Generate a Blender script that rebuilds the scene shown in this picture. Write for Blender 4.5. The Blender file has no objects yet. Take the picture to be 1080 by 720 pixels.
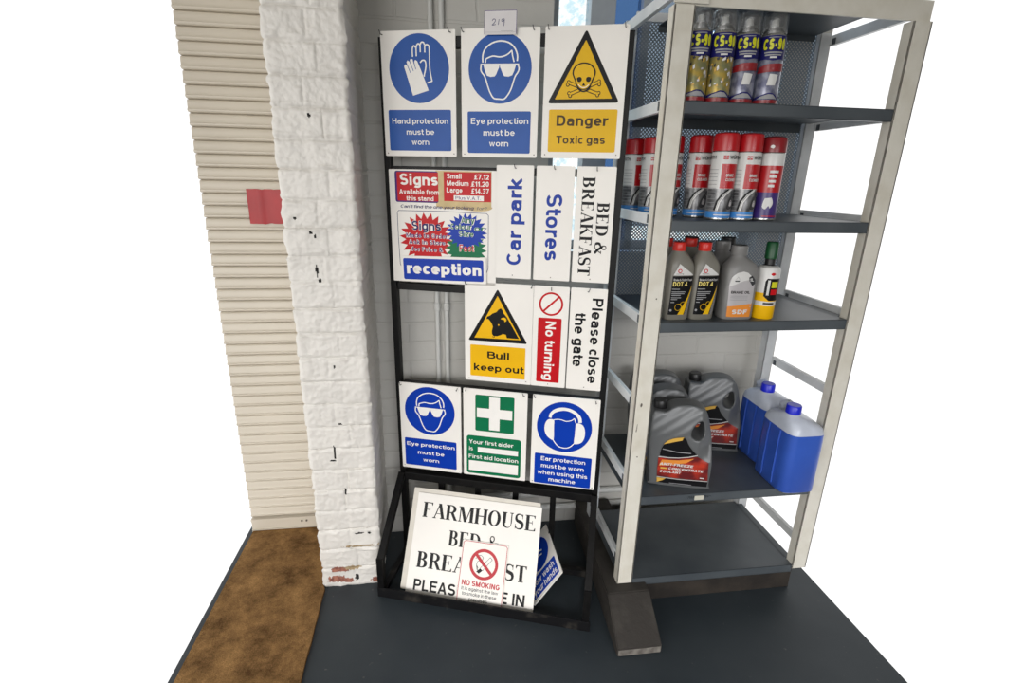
import bpy, bmesh, math, random
from mathutils import Vector, Matrix, noise
random.seed(7)
SC = bpy.context.scene
COL = SC.collection
R = math.radians

# ------------------------------------------------------------------ camera
cd = bpy.data.cameras.new('camera')
cd.sensor_fit = 'HORIZONTAL'; cd.sensor_width = 36.0
cd.lens = 36.0 * 541.58 / 1080.0
cd.clip_start = 0.02; cd.clip_end = 200
cam = bpy.data.objects.new('camera', cd); COL.objects.link(cam)
_r = Vector((0.990932, -0.132854, 0.020076)); _u = Vector((0.021111, 0.30151, 0.953229)); _f = Vector((0.132693, 0.944162, -0.301581))
cam.matrix_world = Matrix(((_r.x, _u.x, -_f.x, 0), (_r.y, _u.y, -_f.y, 0), (_r.z, _u.z, -_f.z, 1.25), (0, 0, 0, 1)))
SC.camera = cam

# ------------------------------------------------------------------ light
SC.view_settings.view_transform = 'Standard'
SC.view_settings.look = 'None'
SC.view_settings.exposure = 0.22
SC.view_settings.gamma = 1.0
SC.view_settings.use_curve_mapping = False
wd = bpy.data.worlds.new('world'); SC.world = wd; wd.use_nodes = True
wn = wd.node_tree.nodes; wl = wd.node_tree.links
bg = wn['Background']
bg.inputs['Color'].default_value = (1.0, 1.0, 1.0, 1)
bg.inputs['Strength'].default_value = 1.0

def area(name, loc, target, sx, sy, power, color, spread=180):
    ld = bpy.data.lights.new(name, 'AREA'); ld.shape = 'RECTANGLE'; ld.size = sx; ld.size_y = sy
    ld.energy = power; ld.color = color; ld.spread = R(spread)
    o = bpy.data.objects.new(name, ld); COL.objects.link(o); o.location = loc
    o.rotation_euler = (Vector(target) - Vector(loc)).to_track_quat('-Z', 'Y').to_euler()
    return o
area('doorway_daylight', (-1.6, -1.4, 1.3), (-0.1, 1.5, 1.0), 1.8, 1.6, 33, (1.0, 0.97, 0.93))
area('front_fill', (0.5, -2.2, 1.4), (0.25, 1.3, -0.6), 2.2, 0.8, 16.5, (0.98, 0.98, 1.0), 76)  # added fill lamp behind the camera, aimed low to brighten the lower signs
area('sky_outside_window', (0.5, 2.7, 2.9), (0.35, 1.45, 0.9), 1.2, 0.8, 130, (0.82, 0.91, 1.0))

# ------------------------------------------------------------------ helpers
def s2l(c):
    return c / 12.92 if c <= 0.04045 else ((c + 0.055) / 1.055) ** 2.4
def hexc(h):
    h = h.lstrip('#')
    return tuple(s2l(int(h[i:i + 2], 16) / 255.0) for i in (0, 2, 4)) + (1.0,)

MATS = {}
def mat(name, color=None, rough=0.5, metal=0.0, var=0.06, vscale=30.0, bump=0.0, bscale=80.0, color2=None, detail=4.0, lo=0.35, hi=0.65, spec=0.5):
    """principled surface whose colour wanders a little (or between two colours) by noise, with optional noise bump"""
    if name in MATS: return MATS[name]
    m = bpy.data.materials.new(name); m.use_nodes = True
    nt = m.node_tree; n = nt.nodes; l = nt.links
    p = n['Principled BSDF']
    p.inputs['Roughness'].default_value = rough
    p.inputs['Metallic'].default_value = metal
    p.inputs['Specular IOR Level'].default_value = spec
    c = hexc(color)
    c2 = hexc(color2) if color2 else tuple(min(1, v * (1 - var)) for v in c[:3]) + (1,)
    tc = n.new('ShaderNodeTexCoord')
    nz = n.new('ShaderNodeTexNoise'); nz.inputs['Scale'].default_value = vscale; nz.inputs['Detail'].default_value = detail
    l.new(tc.outputs['Object'], nz.inputs['Vector'])
    rp = n.new('ShaderNodeValToRGB')
    rp.color_ramp.elements[0].position = lo; rp.color_ramp.elements[0].color = c
    rp.color_ramp.elements[1].position = hi; rp.color_ramp.elements[1].color = c2
    l.new(nz.outputs['Fac'], rp.inputs['Fac']); l.new(rp.outputs['Color'], p.inputs['Base Color'])
    if bump:
        nb = n.new('ShaderNodeTexNoise'); nb.inputs['Scale'].default_value = bscale; nb.inputs['Detail'].default_value = 5
        l.new(tc.outputs['Object'], nb.inputs['Vector'])
        b = n.new('ShaderNodeBump'); b.inputs['Strength'].default_value = bump; b.inputs['Distance'].default_value = 0.004
        l.new(nb.outputs['Fac'], b.inputs['Height']); l.new(b.outputs['Normal'], p.inputs['Normal'])
    MATS[name] = m
    return m

def M(name): return MATS[name]
# structure
mat('pillar_paint', '#dedad3', 0.45, var=0.08, vscale=9, bump=0.5, bscale=75)
mat('bare_brick', '#a8705c', 0.9, color2='#7a4a40', vscale=120, bump=0.6, bscale=200)
mat('bare_mortar', '#b09a78', 0.9, color2='#94805f', vscale=150, bump=0.6, bscale=200)
mat('hole_dark', '#1c1a18', 0.9)
mat('shutter_cream', '#cbc2b2', 0.4, var=0.06, vscale=3)
mat('bolt_grey', '#6b645c', 0.5, metal=0.3)
mat('window_frame_grey', '#9aa0a5', 0.5)
mat('pipe_white', '#cfcfcb', 0.45, var=0.05)
# stand
mat('black_steel', '#070708', 0.45, spec=.22, color2='#121110', vscale=25, bump=0.12, bscale=120)
mat('worn_steel', '#0e0e10', 0.42, spec=.35, color2='#35322e', vscale=30, lo=0.55, hi=0.75)
mat('hook_wire', '#2a2a2c', 0.35, metal=0.6)
# prints
mat('board_white', '#f1ede6', 0.4, spec=0.25, var=0.05, vscale=6)
mat('board_edge', '#d8d2c6', 0.5, var=0.1)
mat('p_white', '#f2efe9', 0.34, spec=0.18, var=0.03)
mat('p_blue', '#0839a8', 0.34, spec=0.18, var=0.10, vscale=8)
mat('p_blue_old', '#2c58a4', 0.34, spec=0.18, var=0.12, vscale=10)
mat('p_yellow', '#efb812', 0.34, spec=0.18, var=0.08, vscale=8)
mat('p_yellow_old', '#e3b418', 0.34, spec=0.18, var=0.08, vscale=8)
mat('p_black', '#121214', 0.36, spec=0.18)
mat('p_brown', '#4a3a22', 0.4, spec=0.18)
mat('p_red', '#c4121c', 0.36, spec=0.18, var=0.1)
mat('p_red_soft', '#c03a42', 0.4, spec=0.18, var=0.1)
mat('p_green', '#0d7048', 0.36, spec=0.18, var=0.08)
mat('p_purple', '#4a2a74', 0.4, spec=0.18)
mat('p_navy', '#1d1d5e', 0.34, spec=0.18)
mat('p_text_blue', '#173a9c', 0.36, spec=0.18)
mat('p_tan', '#d9c294', 0.7, spec=0.18, var=0.15, vscale=40)
mat('p_grey', '#9a9a9c', 0.4, spec=0.18)
mat('p_dark_grey', '#3e3e40', 0.4, spec=0.18)
mat('ink_grey', '#6a6a72', 0.5)
mat('paper', '#d8d4d4', 0.7, var=0.04)
# shelving
mat('post_cream', '#dcd8cc', 0.45, color2='#ccc6b6', vscale=18, lo=0.4, hi=0.8, bump=0.1, bscale=60)
mat('bar_silver', '#e2e4e4', 0.38, metal=0.0, var=0.15, vscale=14)
mat('rear_grey', '#d2d5d7', 0.42, metal=0.0, var=0.1)
mat('shelf_grey', '#52585c', 0.42, color2='#464c51', vscale=7, metal=0.1)
mat('shelf_label', '#c9c6b6', 0.6)
mat('plinth_wood', '#332c25', 0.85, color2='#201b17', vscale=16, bump=0.3)
mat('bearer_wood', '#2f2b27', 0.75, color2='#45413b', vscale=14, lo=.5, hi=.8, bump=0.35, bscale=90)
mat('bearer_end', '#7a756e', 0.8, color2='#56514b', vscale=60)
# goods
mat('tin_silver', '#b9b9b6', 0.22, metal=0.85, var=0.05)
mat('can_gold', '#b39a48', 0.28, color2='#85855f', vscale=45, metal=0.35, lo=0.42, hi=0.6)
mat('can_steel', '#9d9fae', 0.26, color2='#6d6f86', vscale=45, metal=0.4, lo=0.42, hi=0.6)
mat('can_red', '#b4141c', 0.28, var=0.1)
mat('can_red_dark', '#8a1d24', 0.3)
mat('can_white', '#d6d5d2', 0.3)
mat('can_blue', '#3f86cc', 0.3)
mat('can_picture', '#8b8b8c', 0.3, color2='#4f4f51', vscale=60, metal=0.3)
mat('can_purple', '#3d2a70', 0.3)
mat('can_lime', '#d2d224', 0.3)
mat('nozzle_white', '#d8d8d4', 0.4)
mat('bottle_taupe', '#78756c', 0.38, var=0.08)
mat('bottle_grey', '#7d7c7a', 0.38, var=0.08)
mat('bottle_dark', '#2b2b2d', 0.4)
mat('cap_red', '#cf2a20', 0.35)
mat('cap_black', '#1a1a1b', 0.4)
mat('cap_green', '#0d4a26', 0.4)
mat('cap_blue', '#1724c8', 0.35)
mat('jug_grey', '#626465', 0.38, metal=0.12, var=0.08, vscale=10)
mat('label_flame', '#b8321a', 0.34, color2='#5e0f12', vscale=22, lo=0.38, hi=0.6)
mat('label_blue', '#2a52b0', 0.34, color2='#1c3a8a', vscale=28)
mat('label_orange', '#e08a34', 0.34)
mat('label_silver', '#b9b5b6', 0.34, metal=0.15)
mat('label_pale', '#e2cf74', 0.34)
mat('label_gold', '#d6a94a', 0.34)
mat('fluid_blue', '#365cba', 0.28, color2='#2c4da4', vscale=5)
mat('jug_clear', '#c3c9d6', 0.3, var=0.1)
mat('red_patch', '#a81c20', 0.45, var=0.2, vscale=12)

def glassy(name, tint, mixf, rough=0.1, noise_amt=0.0, tint2=None, scale=60):
    m = bpy.data.materials.new(name); m.use_nodes = True
    n = m.node_tree.nodes; l = m.node_tree.links
    n.remove(n['Principled BSDF'])
    out = n['Material Output']
    tr = n.new('ShaderNodeBsdfTransparent'); gl = n.new('ShaderNodeBsdfGlossy'); mx = n.new('ShaderNodeMixShader')
    tr.inputs['Color'].default_value = tint; gl.inputs['Roughness'].default_value = rough
    mx.inputs['Fac'].default_value = mixf
    if tint2:
        tc = n.new('ShaderNodeTexCoord'); nz = n.new('ShaderNodeTexNoise'); nz.inputs['Scale'].default_value = scale; nz.inputs['Detail'].default_value = 3
        rp = n.new('ShaderNodeValToRGB'); rp.color_ramp.elements[0].position = 0.46; rp.color_ramp.elements[1].position = 0.6
        rp.color_ramp.elements[0].color = tint; rp.color_ramp.elements[1].color = tint2
        l.new(tc.outputs['Object'], nz.inputs['Vector']); l.new(nz.outputs['Fac'], rp.inputs['Fac']); l.new(rp.outputs['Color'], tr.inputs['Color'])
    l.new(tr.outputs[0], mx.inputs[1]); l.new(gl.outputs[0], mx.inputs[2]); l.new(mx.outputs[0], out.inputs['Surface'])
    MATS[name] = m
glassy('clear_plastic', (0.88, 0.89, 0.9, 1), 0.26, 0.28)
glassy('pane_bright', (0.98, 1.0, 1.0, 1), 0.03, 0.05, tint2=(0.78, 0.9, 0.94, 1), scale=60)
glassy('pane_blue', (0.245, 0.37, 0.55, 1), 0.05, 0.1)
glassy('pane_grey', (0.42, 0.48, 0.54, 1), 0.05, 0.1)

def perforated():
    m = bpy.data.materials.new('perforated_steel'); m.use_nodes = True
    n = m.node_tree.nodes; l = m.node_tree.links
    p = n['Principled BSDF']; p.inputs['Base Color'].default_value = hexc('#7d868f'); p.inputs['Metallic'].default_value = 0.0; p.inputs['Roughness'].default_value = 0.42
    tc = n.new('ShaderNodeTexCoord'); sp = n.new('ShaderNodeSeparateXYZ'); l.new(tc.outputs['Object'], sp.inputs[0])
    def mth(op, a, b=None):
        k = n.new('ShaderNodeMath'); k.operation = op
        for i, v in enumerate((a, b)):
            if v is None: continue
            if isinstance(v, (int, float)): k.inputs[i].default_value = v
            else: l.new(v, k.inputs[i])
        return k.outputs[0]
    P = 0.0105
    u = mth('DIVIDE', sp.outputs['X'], P); v = mth('DIVIDE', sp.outputs['Z'], P)
    def dist(off):
        a = mth('SUBTRACT', mth('FRACT', mth('ADD', u, off + 100)), 0.5); b = mth('SUBTRACT', mth('FRACT', mth('ADD', v, off + 100)), 0.5)
        return mth('ADD', mth('MULTIPLY', a, a), mth('MULTIPLY', b, b))
    d = mth('MINIMUM', dist(0.0), dist(0.5))
    hole = mth('LESS_THAN', d, 0.05)
    tr = n.new('ShaderNodeBsdfTransparent'); mx = n.new('ShaderNodeMixShader')
    l.new(hole, mx.inputs['Fac']); l.new(p.outputs[0], mx.inputs[1]); l.new(tr.outputs[0], mx.inputs[2])
    l.new(mx.outputs[0], n['Material Output'].inputs['Surface'])
    MATS['perforated_steel'] = m
perforated()

def wall_material():
    m = bpy.data.materials.new('wall_paint'); m.use_nodes = True
    n = m.node_tree.nodes; l = m.node_tree.links
    p = n['Principled BSDF']; p.inputs['Roughness'].default_value = 0.6
    tc = n.new('ShaderNodeTexCoord')
    mp = n.new('ShaderNodeMapping'); mp.inputs['Rotation'].default_value = (R(90), 0, 0)
    l.new(tc.outputs['Object'], mp.inputs['Vector'])
    nd = n.new('ShaderNodeTexNoise'); nd.inputs['Scale'].default_value = 14; l.new(tc.outputs['Object'], nd.inputs['Vector'])
    ad = n.new('ShaderNodeMixRGB'); ad.blend_type = 'LINEAR_LIGHT'; ad.inputs['Fac'].default_value = 0.006
    l.new(mp.outputs[0], ad.inputs[1]); l.new(nd.outputs['Color'], ad.inputs[2])
    br = n.new('ShaderNodeTexBrick'); br.inputs['Scale'].default_value = 1.0
    br.inputs['Brick Width'].default_value = 0.225; br.inputs['Row Height'].default_value = 0.0665
    br.inputs['Mortar Size'].default_value = 0.005; br.inputs['Mortar Smooth'].default_value = 0.6
    br.inputs['Color1'].default_value = (1, 1, 1, 1); br.inputs['Color2'].default_value = (.92, .92, .92, 1); br.inputs['Mortar'].default_value = (0.2, .2, .2, 1)
    l.new(ad.outputs[0], br.inputs['Vector'])
    nz = n.new('ShaderNodeTexNoise'); nz.inputs['Scale'].default_value = 45; nz.inputs['Detail'].default_value = 5; l.new(tc.outputs['Object'], nz.inputs['Vector'])
    hs = n.new('ShaderNodeMath'); hs.operation = 'MULTIPLY_ADD'; hs.inputs[1].default_value = 0.35
    l.new(nz.outputs['Fac'], hs.inputs[0]); l.new(br.outputs['Color'], hs.inputs[2])
    b = n.new('ShaderNodeBump'); b.inputs['Strength'].default_value = 0.5; b.inputs['Distance'].default_value = 0.006
    l.new(hs.outputs[0], b.inputs['Height']); l.new(b.outputs['Normal'], p.inputs['Normal'])
    n2 = n.new('ShaderNodeTexNoise'); n2.inputs['Scale'].default_value = 5; l.new(tc.outputs['Object'], n2.inputs['Vector'])
    rp = n.new('ShaderNodeValToRGB'); rp.color_ramp.elements[0].color = hexc('#c2c0ba'); rp.color_ramp.elements[1].color = hexc('#b4b2ac')
    l.new(n2.outputs['Fac'], rp.inputs['Fac']); l.new(rp.outputs['Color'], p.inputs['Base Color'])
    MATS['wall_paint'] = m
wall_material()

def floor_material():
    m = bpy.data.materials.new('floor_paint'); m.use_nodes = True
    n = m.node_tree.nodes; l = m.node_tree.links
    p = n['Principled BSDF']; p.inputs['Roughness'].default_value = 0.5; p.inputs['Specular IOR Level'].default_value = 0.35
    tc = n.new('ShaderNodeTexCoord')
    a = n.new('ShaderNodeTexNoise'); a.inputs['Scale'].default_value = 4.5; a.inputs['Detail'].default_value = 6
    c = n.new('ShaderNodeTexNoise'); c.inputs['Scale'].default_value = 60; c.inputs['Detail'].default_value = 4
    l.new(tc.outputs['Object'], a.inputs['Vector']); l.new(tc.outputs['Object'], c.inputs['Vector'])
    r1 = n.new('ShaderNodeValToRGB'); r1.color_ramp.elements[0].position = .35; r1.color_ramp.elements[1].position = .75
    r1.color_ramp.elements[0].color = hexc('#2b3237'); r1.color_ramp.elements[1].color = hexc('#363c40')
    l.new(a.outputs['Fac'], r1.inputs['Fac'])
    r2 = n.new('ShaderNodeValToRGB'); r2.color_ramp.elements[0].position = .68; r2.color_ramp.elements[1].position = .82
    r2.color_ramp.elements[0].color = (0, 0, 0, 1); r2.color_ramp.elements[1].color = (.5, .5, .5, 1)
    l.new(c.outputs['Fac'], r2.inputs['Fac'])
    mx = n.new('ShaderNodeMixRGB'); mx.inputs[2].default_value = hexc('#7d7a72')
    l.new(r2.outputs['Color'], mx.inputs['Fac']); l.new(r1.outputs['Color'], mx.inputs[1]); l.new(mx.outputs[0], p.inputs['Base Color'])
    b = n.new('ShaderNodeBump'); b.inputs['Strength'].default_value = .15; b.inputs['Distance'].default_value = .003
    l.new(a.outputs['Fac'], b.inputs['Height']); l.new(b.outputs['Normal'], p.inputs['Normal'])
    MATS['floor_paint'] = m
floor_material()

def mat_material():
    m = bpy.data.materials.new('coir'); m.use_nodes = True
    n = m.node_tree.nodes; l = m.node_tree.links
    p = n['Principled BSDF']; p.inputs['Roughness'].default_value = 0.9; p.inputs['Specular IOR Level'].default_value = 0.15
    tc = n.new('ShaderNodeTexCoord')
    a = n.new('ShaderNodeTexNoise'); a.inputs['Scale'].default_value = 9; a.inputs['Detail'].default_value = 10; a.inputs['Roughness'].default_value = .78
    c = n.new('ShaderNodeTexNoise'); c.inputs['Scale'].default_value = 320; c.inputs['Detail'].default_value = 3
    l.new(tc.outputs['Object'], a.inputs['Vector']); l.new(tc.outputs['Object'], c.inputs['Vector'])
    r1 = n.new('ShaderNodeValToRGB'); r1.color_ramp.elements[0].position = .36; r1.color_ramp.elements[1].position = .68
    r1.color_ramp.elements[0].color = hexc('#523a20'); r1.color_ramp.elements[1].color = hexc('#a27c4e')
    l.new(a.outputs['Fac'], r1.inputs['Fac'])
    mx = n.new('ShaderNodeMixRGB'); mx.blend_type = 'OVERLAY'; mx.inputs['Fac'].default_value = .6
    l.new(r1.outputs['Color'], mx.inputs[1]); l.new(c.outputs['Fac'], mx.inputs[2]); l.new(mx.outputs[0], p.inputs['Base Color'])
    b = n.new('ShaderNodeBump'); b.inputs['Strength'].default_value = .6; b.inputs['Distance'].default_value = .003
    l.new(c.outputs['Fac'], b.inputs['Height']); l.new(b.outputs['Normal'], p.inputs['Normal'])
    MATS['coir'] = m
mat_material()

# ---- mesh building
def finish(name, bm, mats, parent=None, smooth=False, matrix=None):
    me = bpy.data.meshes.new(name)
    bm.to_mesh(me); bm.free()
    for k in ([mats] if isinstance(mats, str) else mats): me.materials.append(M(k))
    if smooth:
        me.polygons.foreach_set('use_smooth', [True] * len(me.polygons))
        try: me.set_sharp_from_angle(angle=R(40))
        except Exception: pass
    o = bpy.data.objects.new(name, me); COL.objects.link(o)
    if parent: o.parent = parent
    if matrix is not None: o.matrix_basis = matrix
    return o

def thing(name, label, cat, loc=(0, 0, 0), rz=0.0, group=None, matrix=None):
    o = bpy.data.objects.new(name, None); COL.objects.link(o); o.empty_display_size = 0.05
    if matrix is not None: o.matrix_basis = matrix
    else: o.location = loc; o.rotation_euler = (0, 0, rz)
    o['label'] = label; o['category'] = cat
    if group: o['group'] = group
    return o
def tag(o, label, cat, group=None):
    o['label'] = label; o['category'] = cat
    if group: o['group'] = group
    return o
def structure(o, label=None):
    o['kind'] = 'structure'
    if label: o['label'] = label
    return o
def copy_tree(o, parent=None):
    c = o.copy(); COL.objects.link(c)
    if parent: c.parent = parent
    for ch in list(o.children): copy_tree(ch, c)
    return c

def merge(bm, tmp, mi):
    for f in tmp.faces: f.material_index = mi
    me = bpy.data.meshes.new('tmp'); tmp.to_mesh(me); tmp.free(); bm.from_mesh(me); bpy.data.meshes.remove(me)
def box(bm, x0, x1, y0, y1, z0, z1, bev=0.0, mi=0, mtx=None):
    t = bmesh.new()
    bmesh.ops.create_cube(t, size=1.0)
    for v in t.verts:
        v.co = Vector((x0 + (v.co.x + .5) * (x1 - x0), y0 + (v.co.y + .5) * (y1 - y0), z0 + (v.co.z + .5) * (z1 - z0)))
    if bev: bmesh.ops.bevel(t, geom=list(t.edges), offset=bev, segments=2, profile=.7, affect='EDGES')
    if mtx is not None: bmesh.ops.transform(t, matrix=mtx, verts=t.verts)
    merge(bm, t, mi)
def bar(bm, p0, p1, w, h, bev=0.001, mi=0, up=(0, 0, 1)):
    p0 = Vector(p0); p1 = Vector(p1); d = p1 - p0; L = d.length; d.normalize()
    u = Vector(up); s = d.cross(u).normalized(); u = s.cross(d).normalized()
    mtx = Matrix(((d.x, s.x, u.x, p0.x), (d.y, s.y, u.y, p0.y), (d.z, s.z, u.z, p0.z), (0, 0, 0, 1)))
    box(bm, 0, L, -w / 2, w / 2, -h / 2, h / 2, bev, mi, mtx)
def lathe(bm, prof, seg=32, c=(0, 0, 0), mis=None):
    rings = []
    for r, z in prof:
        if r < 1e-6: rings.append([bm.verts.new((c[0], c[1], c[2] + z))])
        else: rings.append([bm.verts.new((c[0] + r * math.cos(2 * math.pi * k / seg), c[1] + r * math.sin(2 * math.pi * k / seg), c[2] + z)) for k in range(seg)])
    for i in range(len(rings) - 1):
        a, b = rings[i], rings[i + 1]; mi = mis[i] if mis else 0
        if len(a) == 1 and len(b) == 1: continue
        for k in range(seg):
            k2 = (k + 1) % seg
            if len(a) == 1: f = bm.faces.new((a[0], b[k2], b[k]))
            elif len(b) == 1: f = bm.faces.new((a[k], a[k2], b[0]))
            else: f = bm.faces.new((a[k], a[k2], b[k2], b[k]))
            f.material_index = mi
def tube(bm, pts, r, seg=8, mi=0):
    pts = [Vector(p) for p in pts]; rings = []
    for i, p in enumerate(pts):
        d = (pts[min(i + 1, len(pts) - 1)] - pts[max(i - 1, 0)]).normalized()
        a = Vector((0, 0, 1)) if abs(d.z) < .9 else Vector((1, 0, 0))
        s = d.cross(a).normalized(); u = s.cross(d)
        rings.append([bm.verts.new(p + r * (math.cos(2 * math.pi * k / seg) * s + math.sin(2 * math.pi * k / seg) * u)) for k in range(seg)])
    for a, b in zip(rings, rings[1:]):
        for k in range(seg):
            f = bm.faces.new((a[k], a[(k + 1) % seg], b[(k + 1) % seg], b[k])); f.material_index = mi
    for rg in (rings[0], rings[-1]):
        f = bm.faces.new(rg); f.material_index = mi
    bmesh.ops.recalc_face_normals(bm, faces=bm.faces)

# ---- lettering: a plain grotesque drawn as strokes, and a roman with serifs
def arc(cx, cy, rx, ry, a0, a1, n=12, p=2.25):
    out = []
    for i in range(n + 1):
        a = R(a0 + (a1 - a0) * i / n); c, s = math.cos(a), math.sin(a)
        out.append((cx + rx * math.copysign(abs(c) ** (2 / p), c), cy + ry * math.copysign(abs(s) ** (2 / p), s)))
    return out
XH = .73
def glyph(ch, w):
    """-> advance width and centre-line strokes, cap height 1"""
    h = w / 2; t = 1 - h; xt = XH - h; cy = XH / 2; ry = cy - h
    def LB(W): return h, W - h, W / 2, W / 2 - h     # left, right, middle, rx
    U = ch
    if ch == ' ': return .30, []
    if ch == 'o': l, r, m, rx = LB(.64); return .64, [arc(m, cy, rx, ry, 0, 360, 20)]
    if ch == 'c': l, r, m, rx = LB(.58); return .58, [arc(m, cy, rx, ry, 42, 318, 18)]
    if ch == 'e': l, r, m, rx = LB(.62); return .62, [[(l, cy), (r, cy)] + arc(m, cy, rx, ry, 0, 320, 18)]
    if ch == 'a':
        l, r, m, rx = LB(.60); q = (.45 + h) / 2 - h * .5; return .62, [arc(m, xt - .17, rx, .17, 168, 0, 10) + [(r, 0)], [(r, .455), (m, .44)] + arc(m - .02, (.44 + h) / 2, rx - .02, (.44 - h) / 2, 95, 270, 10) + [(m + .06, h + .01), (r, .2)]]
    if ch in 'bpdqg':
        l, r, m, rx = LB(.64); bowl = arc(m, cy, rx, ry, 0, 360, 20)
        st = {'b': [(l, 0), (l, 1)], 'p': [(l, -.24), (l, XH)], 'd': [(r, 0), (r, 1)], 'q': [(r, -.24), (r, XH)], 'g': [(r, XH), (r, .02)] + arc(m, -.02, rx, .22 - h, 0, -150, 10)}[ch]
        return .64, [bowl, st]
    if ch in 'nhr':
        W = {'n': .62, 'h': .62, 'r': .40}[ch]; l, r, m, rx = LB(W); top = 1 if ch == 'h' else XH
        if ch == 'r': return .42, [[(l, 0), (l, XH)], [(l, .36)] + arc(.42, .38, .42 - l, xt - .38, 180, 90, 8)]
        return W, [[(l, 0), (l, top)], arc(m, .42, rx, xt - .42, 180, 0, 12) + [(r, 0)]]
    if ch == 'm':
        a = h; b = .47; c = .94 - h; rx = (b - a) / 2
        return .94, [[(a, 0), (a, XH)], arc((a + b) / 2, .44, rx, xt - .44, 180, 0, 10) + [(b, 0)], arc((b + c) / 2, .44, (c - b) / 2, xt - .44, 180, 0, 10) + [(c, 0)]]
    if ch == 'u': l, r, m, rx = LB(.62); return .62, [[(r, 0), (r, XH)], [(l, XH), (l, .32)] + arc(m, .32, rx, .32 - h, 180, 360, 12)]
    if ch in 'il': return w + .02, [[(h + .01, 0), (h + .01, XH if ch == 'i' else 1)]] + ([[(h + .01, 1 - w * .9), (h + .01, 1)]] if ch == 'i' else [])
    if ch == 'j': return .28, [[(.2, XH), (.2, -.1), (.12, -.2), (0, -.2)], [(.2, 1 - w * .9), (.2, 1)]]
    if ch == 't': return .38, [[(.15, .95), (.15, .22)] + arc(.15 + .14, .22, .14, .22 - h, 180, 275, 6) + [(.38, h)], [(0, xt), (.37, xt)]]
    if ch == 'f': return .38, [[(.15, 0), (.15, .78)] + arc(.15 + .16, .78, .16, t - .78, 180, 85, 6) + [(.38, t)], [(0, xt), (.37, xt)]]
    if ch == 's': l, r, m, rx = LB(.56); q = ry / 2; return .56, [arc(m, cy + q, rx, q, 25, 180, 9) + arc(m, cy + q, rx, q, 180, 262, 4)[1:] + arc(m, cy - q, rx, q, 82, -155, 12)]
    if ch == 'k': return .58, [[(h, 0), (h, 1)], [(.50, XH), (h, .26)], [(.23, .42), (.52, 0)]]
    if ch == 'v': return .58, [[(.08, XH), (.29, 0), (.50, XH)]]
    if ch == 'w': return .86, [[(.08, XH), (.25, 0), (.43, XH), (.61, 0), (.78, XH)]]
    if ch == 'x': return .56, [[(.08, XH), (.48, 0)], [(.08, 0), (.48, XH)]]
    if ch == 'y': return .58, [[(.08, XH), (.30, .03)], [(.51, XH), (.27, -.1), (.2, -.17), (.06, -.17)]]
    if ch == 'z': return .54, [[(.03, xt), (.45, xt), (.08, h), (.51, h)]]
    if ch == 'A': return .76, [[(.07, 0), (.38, 1), (.69, 0)], [(.17, .30), (.59, .30)]]
    if ch == 'B': return .70, [[(h, h), (h, t), (.38, t)] + arc(.38, (t + .53) / 2, .24, (t - .53) / 2, 90, -90, 8) + [(h, .53)], [(.38, .53)] + arc(.40, (.53 + h) / 2, .30 - h * .3, (.53 - h) / 2, 90, -90, 8) + [(h, h)]]
    if ch == 'C': l, r, m, rx = LB(.74); return .74, [arc(m, .5, rx, .5 - h, 40, 320, 20)]
    if ch == 'D': return .74, [[(h, h), (h, t), (.34, t)] + arc(.34, .5, .40 - h, .5 - h, 90, -90, 14) + [(h, h)]]
    if ch == 'E': return .64, [[(.64, t), (h, t), (h, h), (.64, h)], [(h, .53), (.58, .53)]]
    if ch == 'F': return .60, [[(.60, t), (h, t), (h, 0)], [(h, .51), (.54, .51)]]
    if ch == 'G': l, r, m, rx = LB(.78); return .78, [arc(m, .5, rx, .5 - h, 40, 345, 20) + [(r, .44), (m + .04, .44)]]
    if ch == 'H': return .72, [[(h, 0), (h, 1)], [(.72 - h, 0), (.72 - h, 1)], [(h, .53), (.72 - h, .53)]]
    if ch == 'I': return w + .02, [[(h + .01, 0), (h + .01, 1)]]
    if ch == 'J': l, r, m, rx = LB(.54); return .54, [[(r, 1), (r, .28)] + arc(m, .28, rx, .28 - h, 0, -180, 10)]
    if ch == 'K': return .74, [[(h, 0), (h, 1)], [(.64, 1), (h, .36)], [(.26, .55), (.66, 0)]]
    if ch == 'L': return .58, [[(h, 1), (h, h), (.58, h)]]
    if ch == 'M': return .88, [[(h, 0), (h, 1)], [(.88 - h, 0), (.88 - h, 1)], [(h, 1), (.44, .05), (.88 - h, 1)]]
    if ch == 'N': return .74, [[(h, 0), (h, 1)], [(.74 - h, 0), (.74 - h, 1)], [(h, 1), (.74 - h, 0)]]
    if ch in 'OQ': l, r, m, rx = LB(.80); return .80, [arc(m, .5, rx, .5 - h, 0, 360, 24)]
    if ch == 'P': return .68, [[(h, 0), (h, t), (.38, t)] + arc(.38, (t + .45) / 2, .30 - h, (t - .45) / 2, 90, -90, 10) + [(h, .45)]]
    if ch == 'R': return .72, [[(h, 0), (h, t), (.40, t)] + arc(.40, (t + .47) / 2, .30 - h, (t - .47) / 2, 90, -90, 10) + [(h, .47)], [(.38, .47), (.55, .36), (.62, 0)]]
    if ch == 'S': l, r, m, rx = LB(.68); q = (.5 - h) / 2; return .68, [arc(m, .5 + q, rx, q, 22, 180, 10) + arc(m, .5 + q, rx, q, 180, 262, 4)[1:] + arc(m, .5 - q, rx, q, 82, -158, 14)]
    if ch == 'T': return .64, [[(0, t), (.64, t)], [(.32, 0), (.32, t)]]
    if ch == 'U' or ch == 'Ü':
        l, r, m, rx = LB(.72); return .72, [[(l, 1), (l, .34)] + arc(m, .34, rx, .34 - h, 180, 360, 14) + [(r, 1)]] + ([[(.22, 1.08), (.22, 1.22)], [(.50, 1.08), (.50, 1.22)]] if ch == 'Ü' else [])
    if ch == 'V': return .70, [[(.07, 1), (.35, 0), (.63, 1)]]
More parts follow.
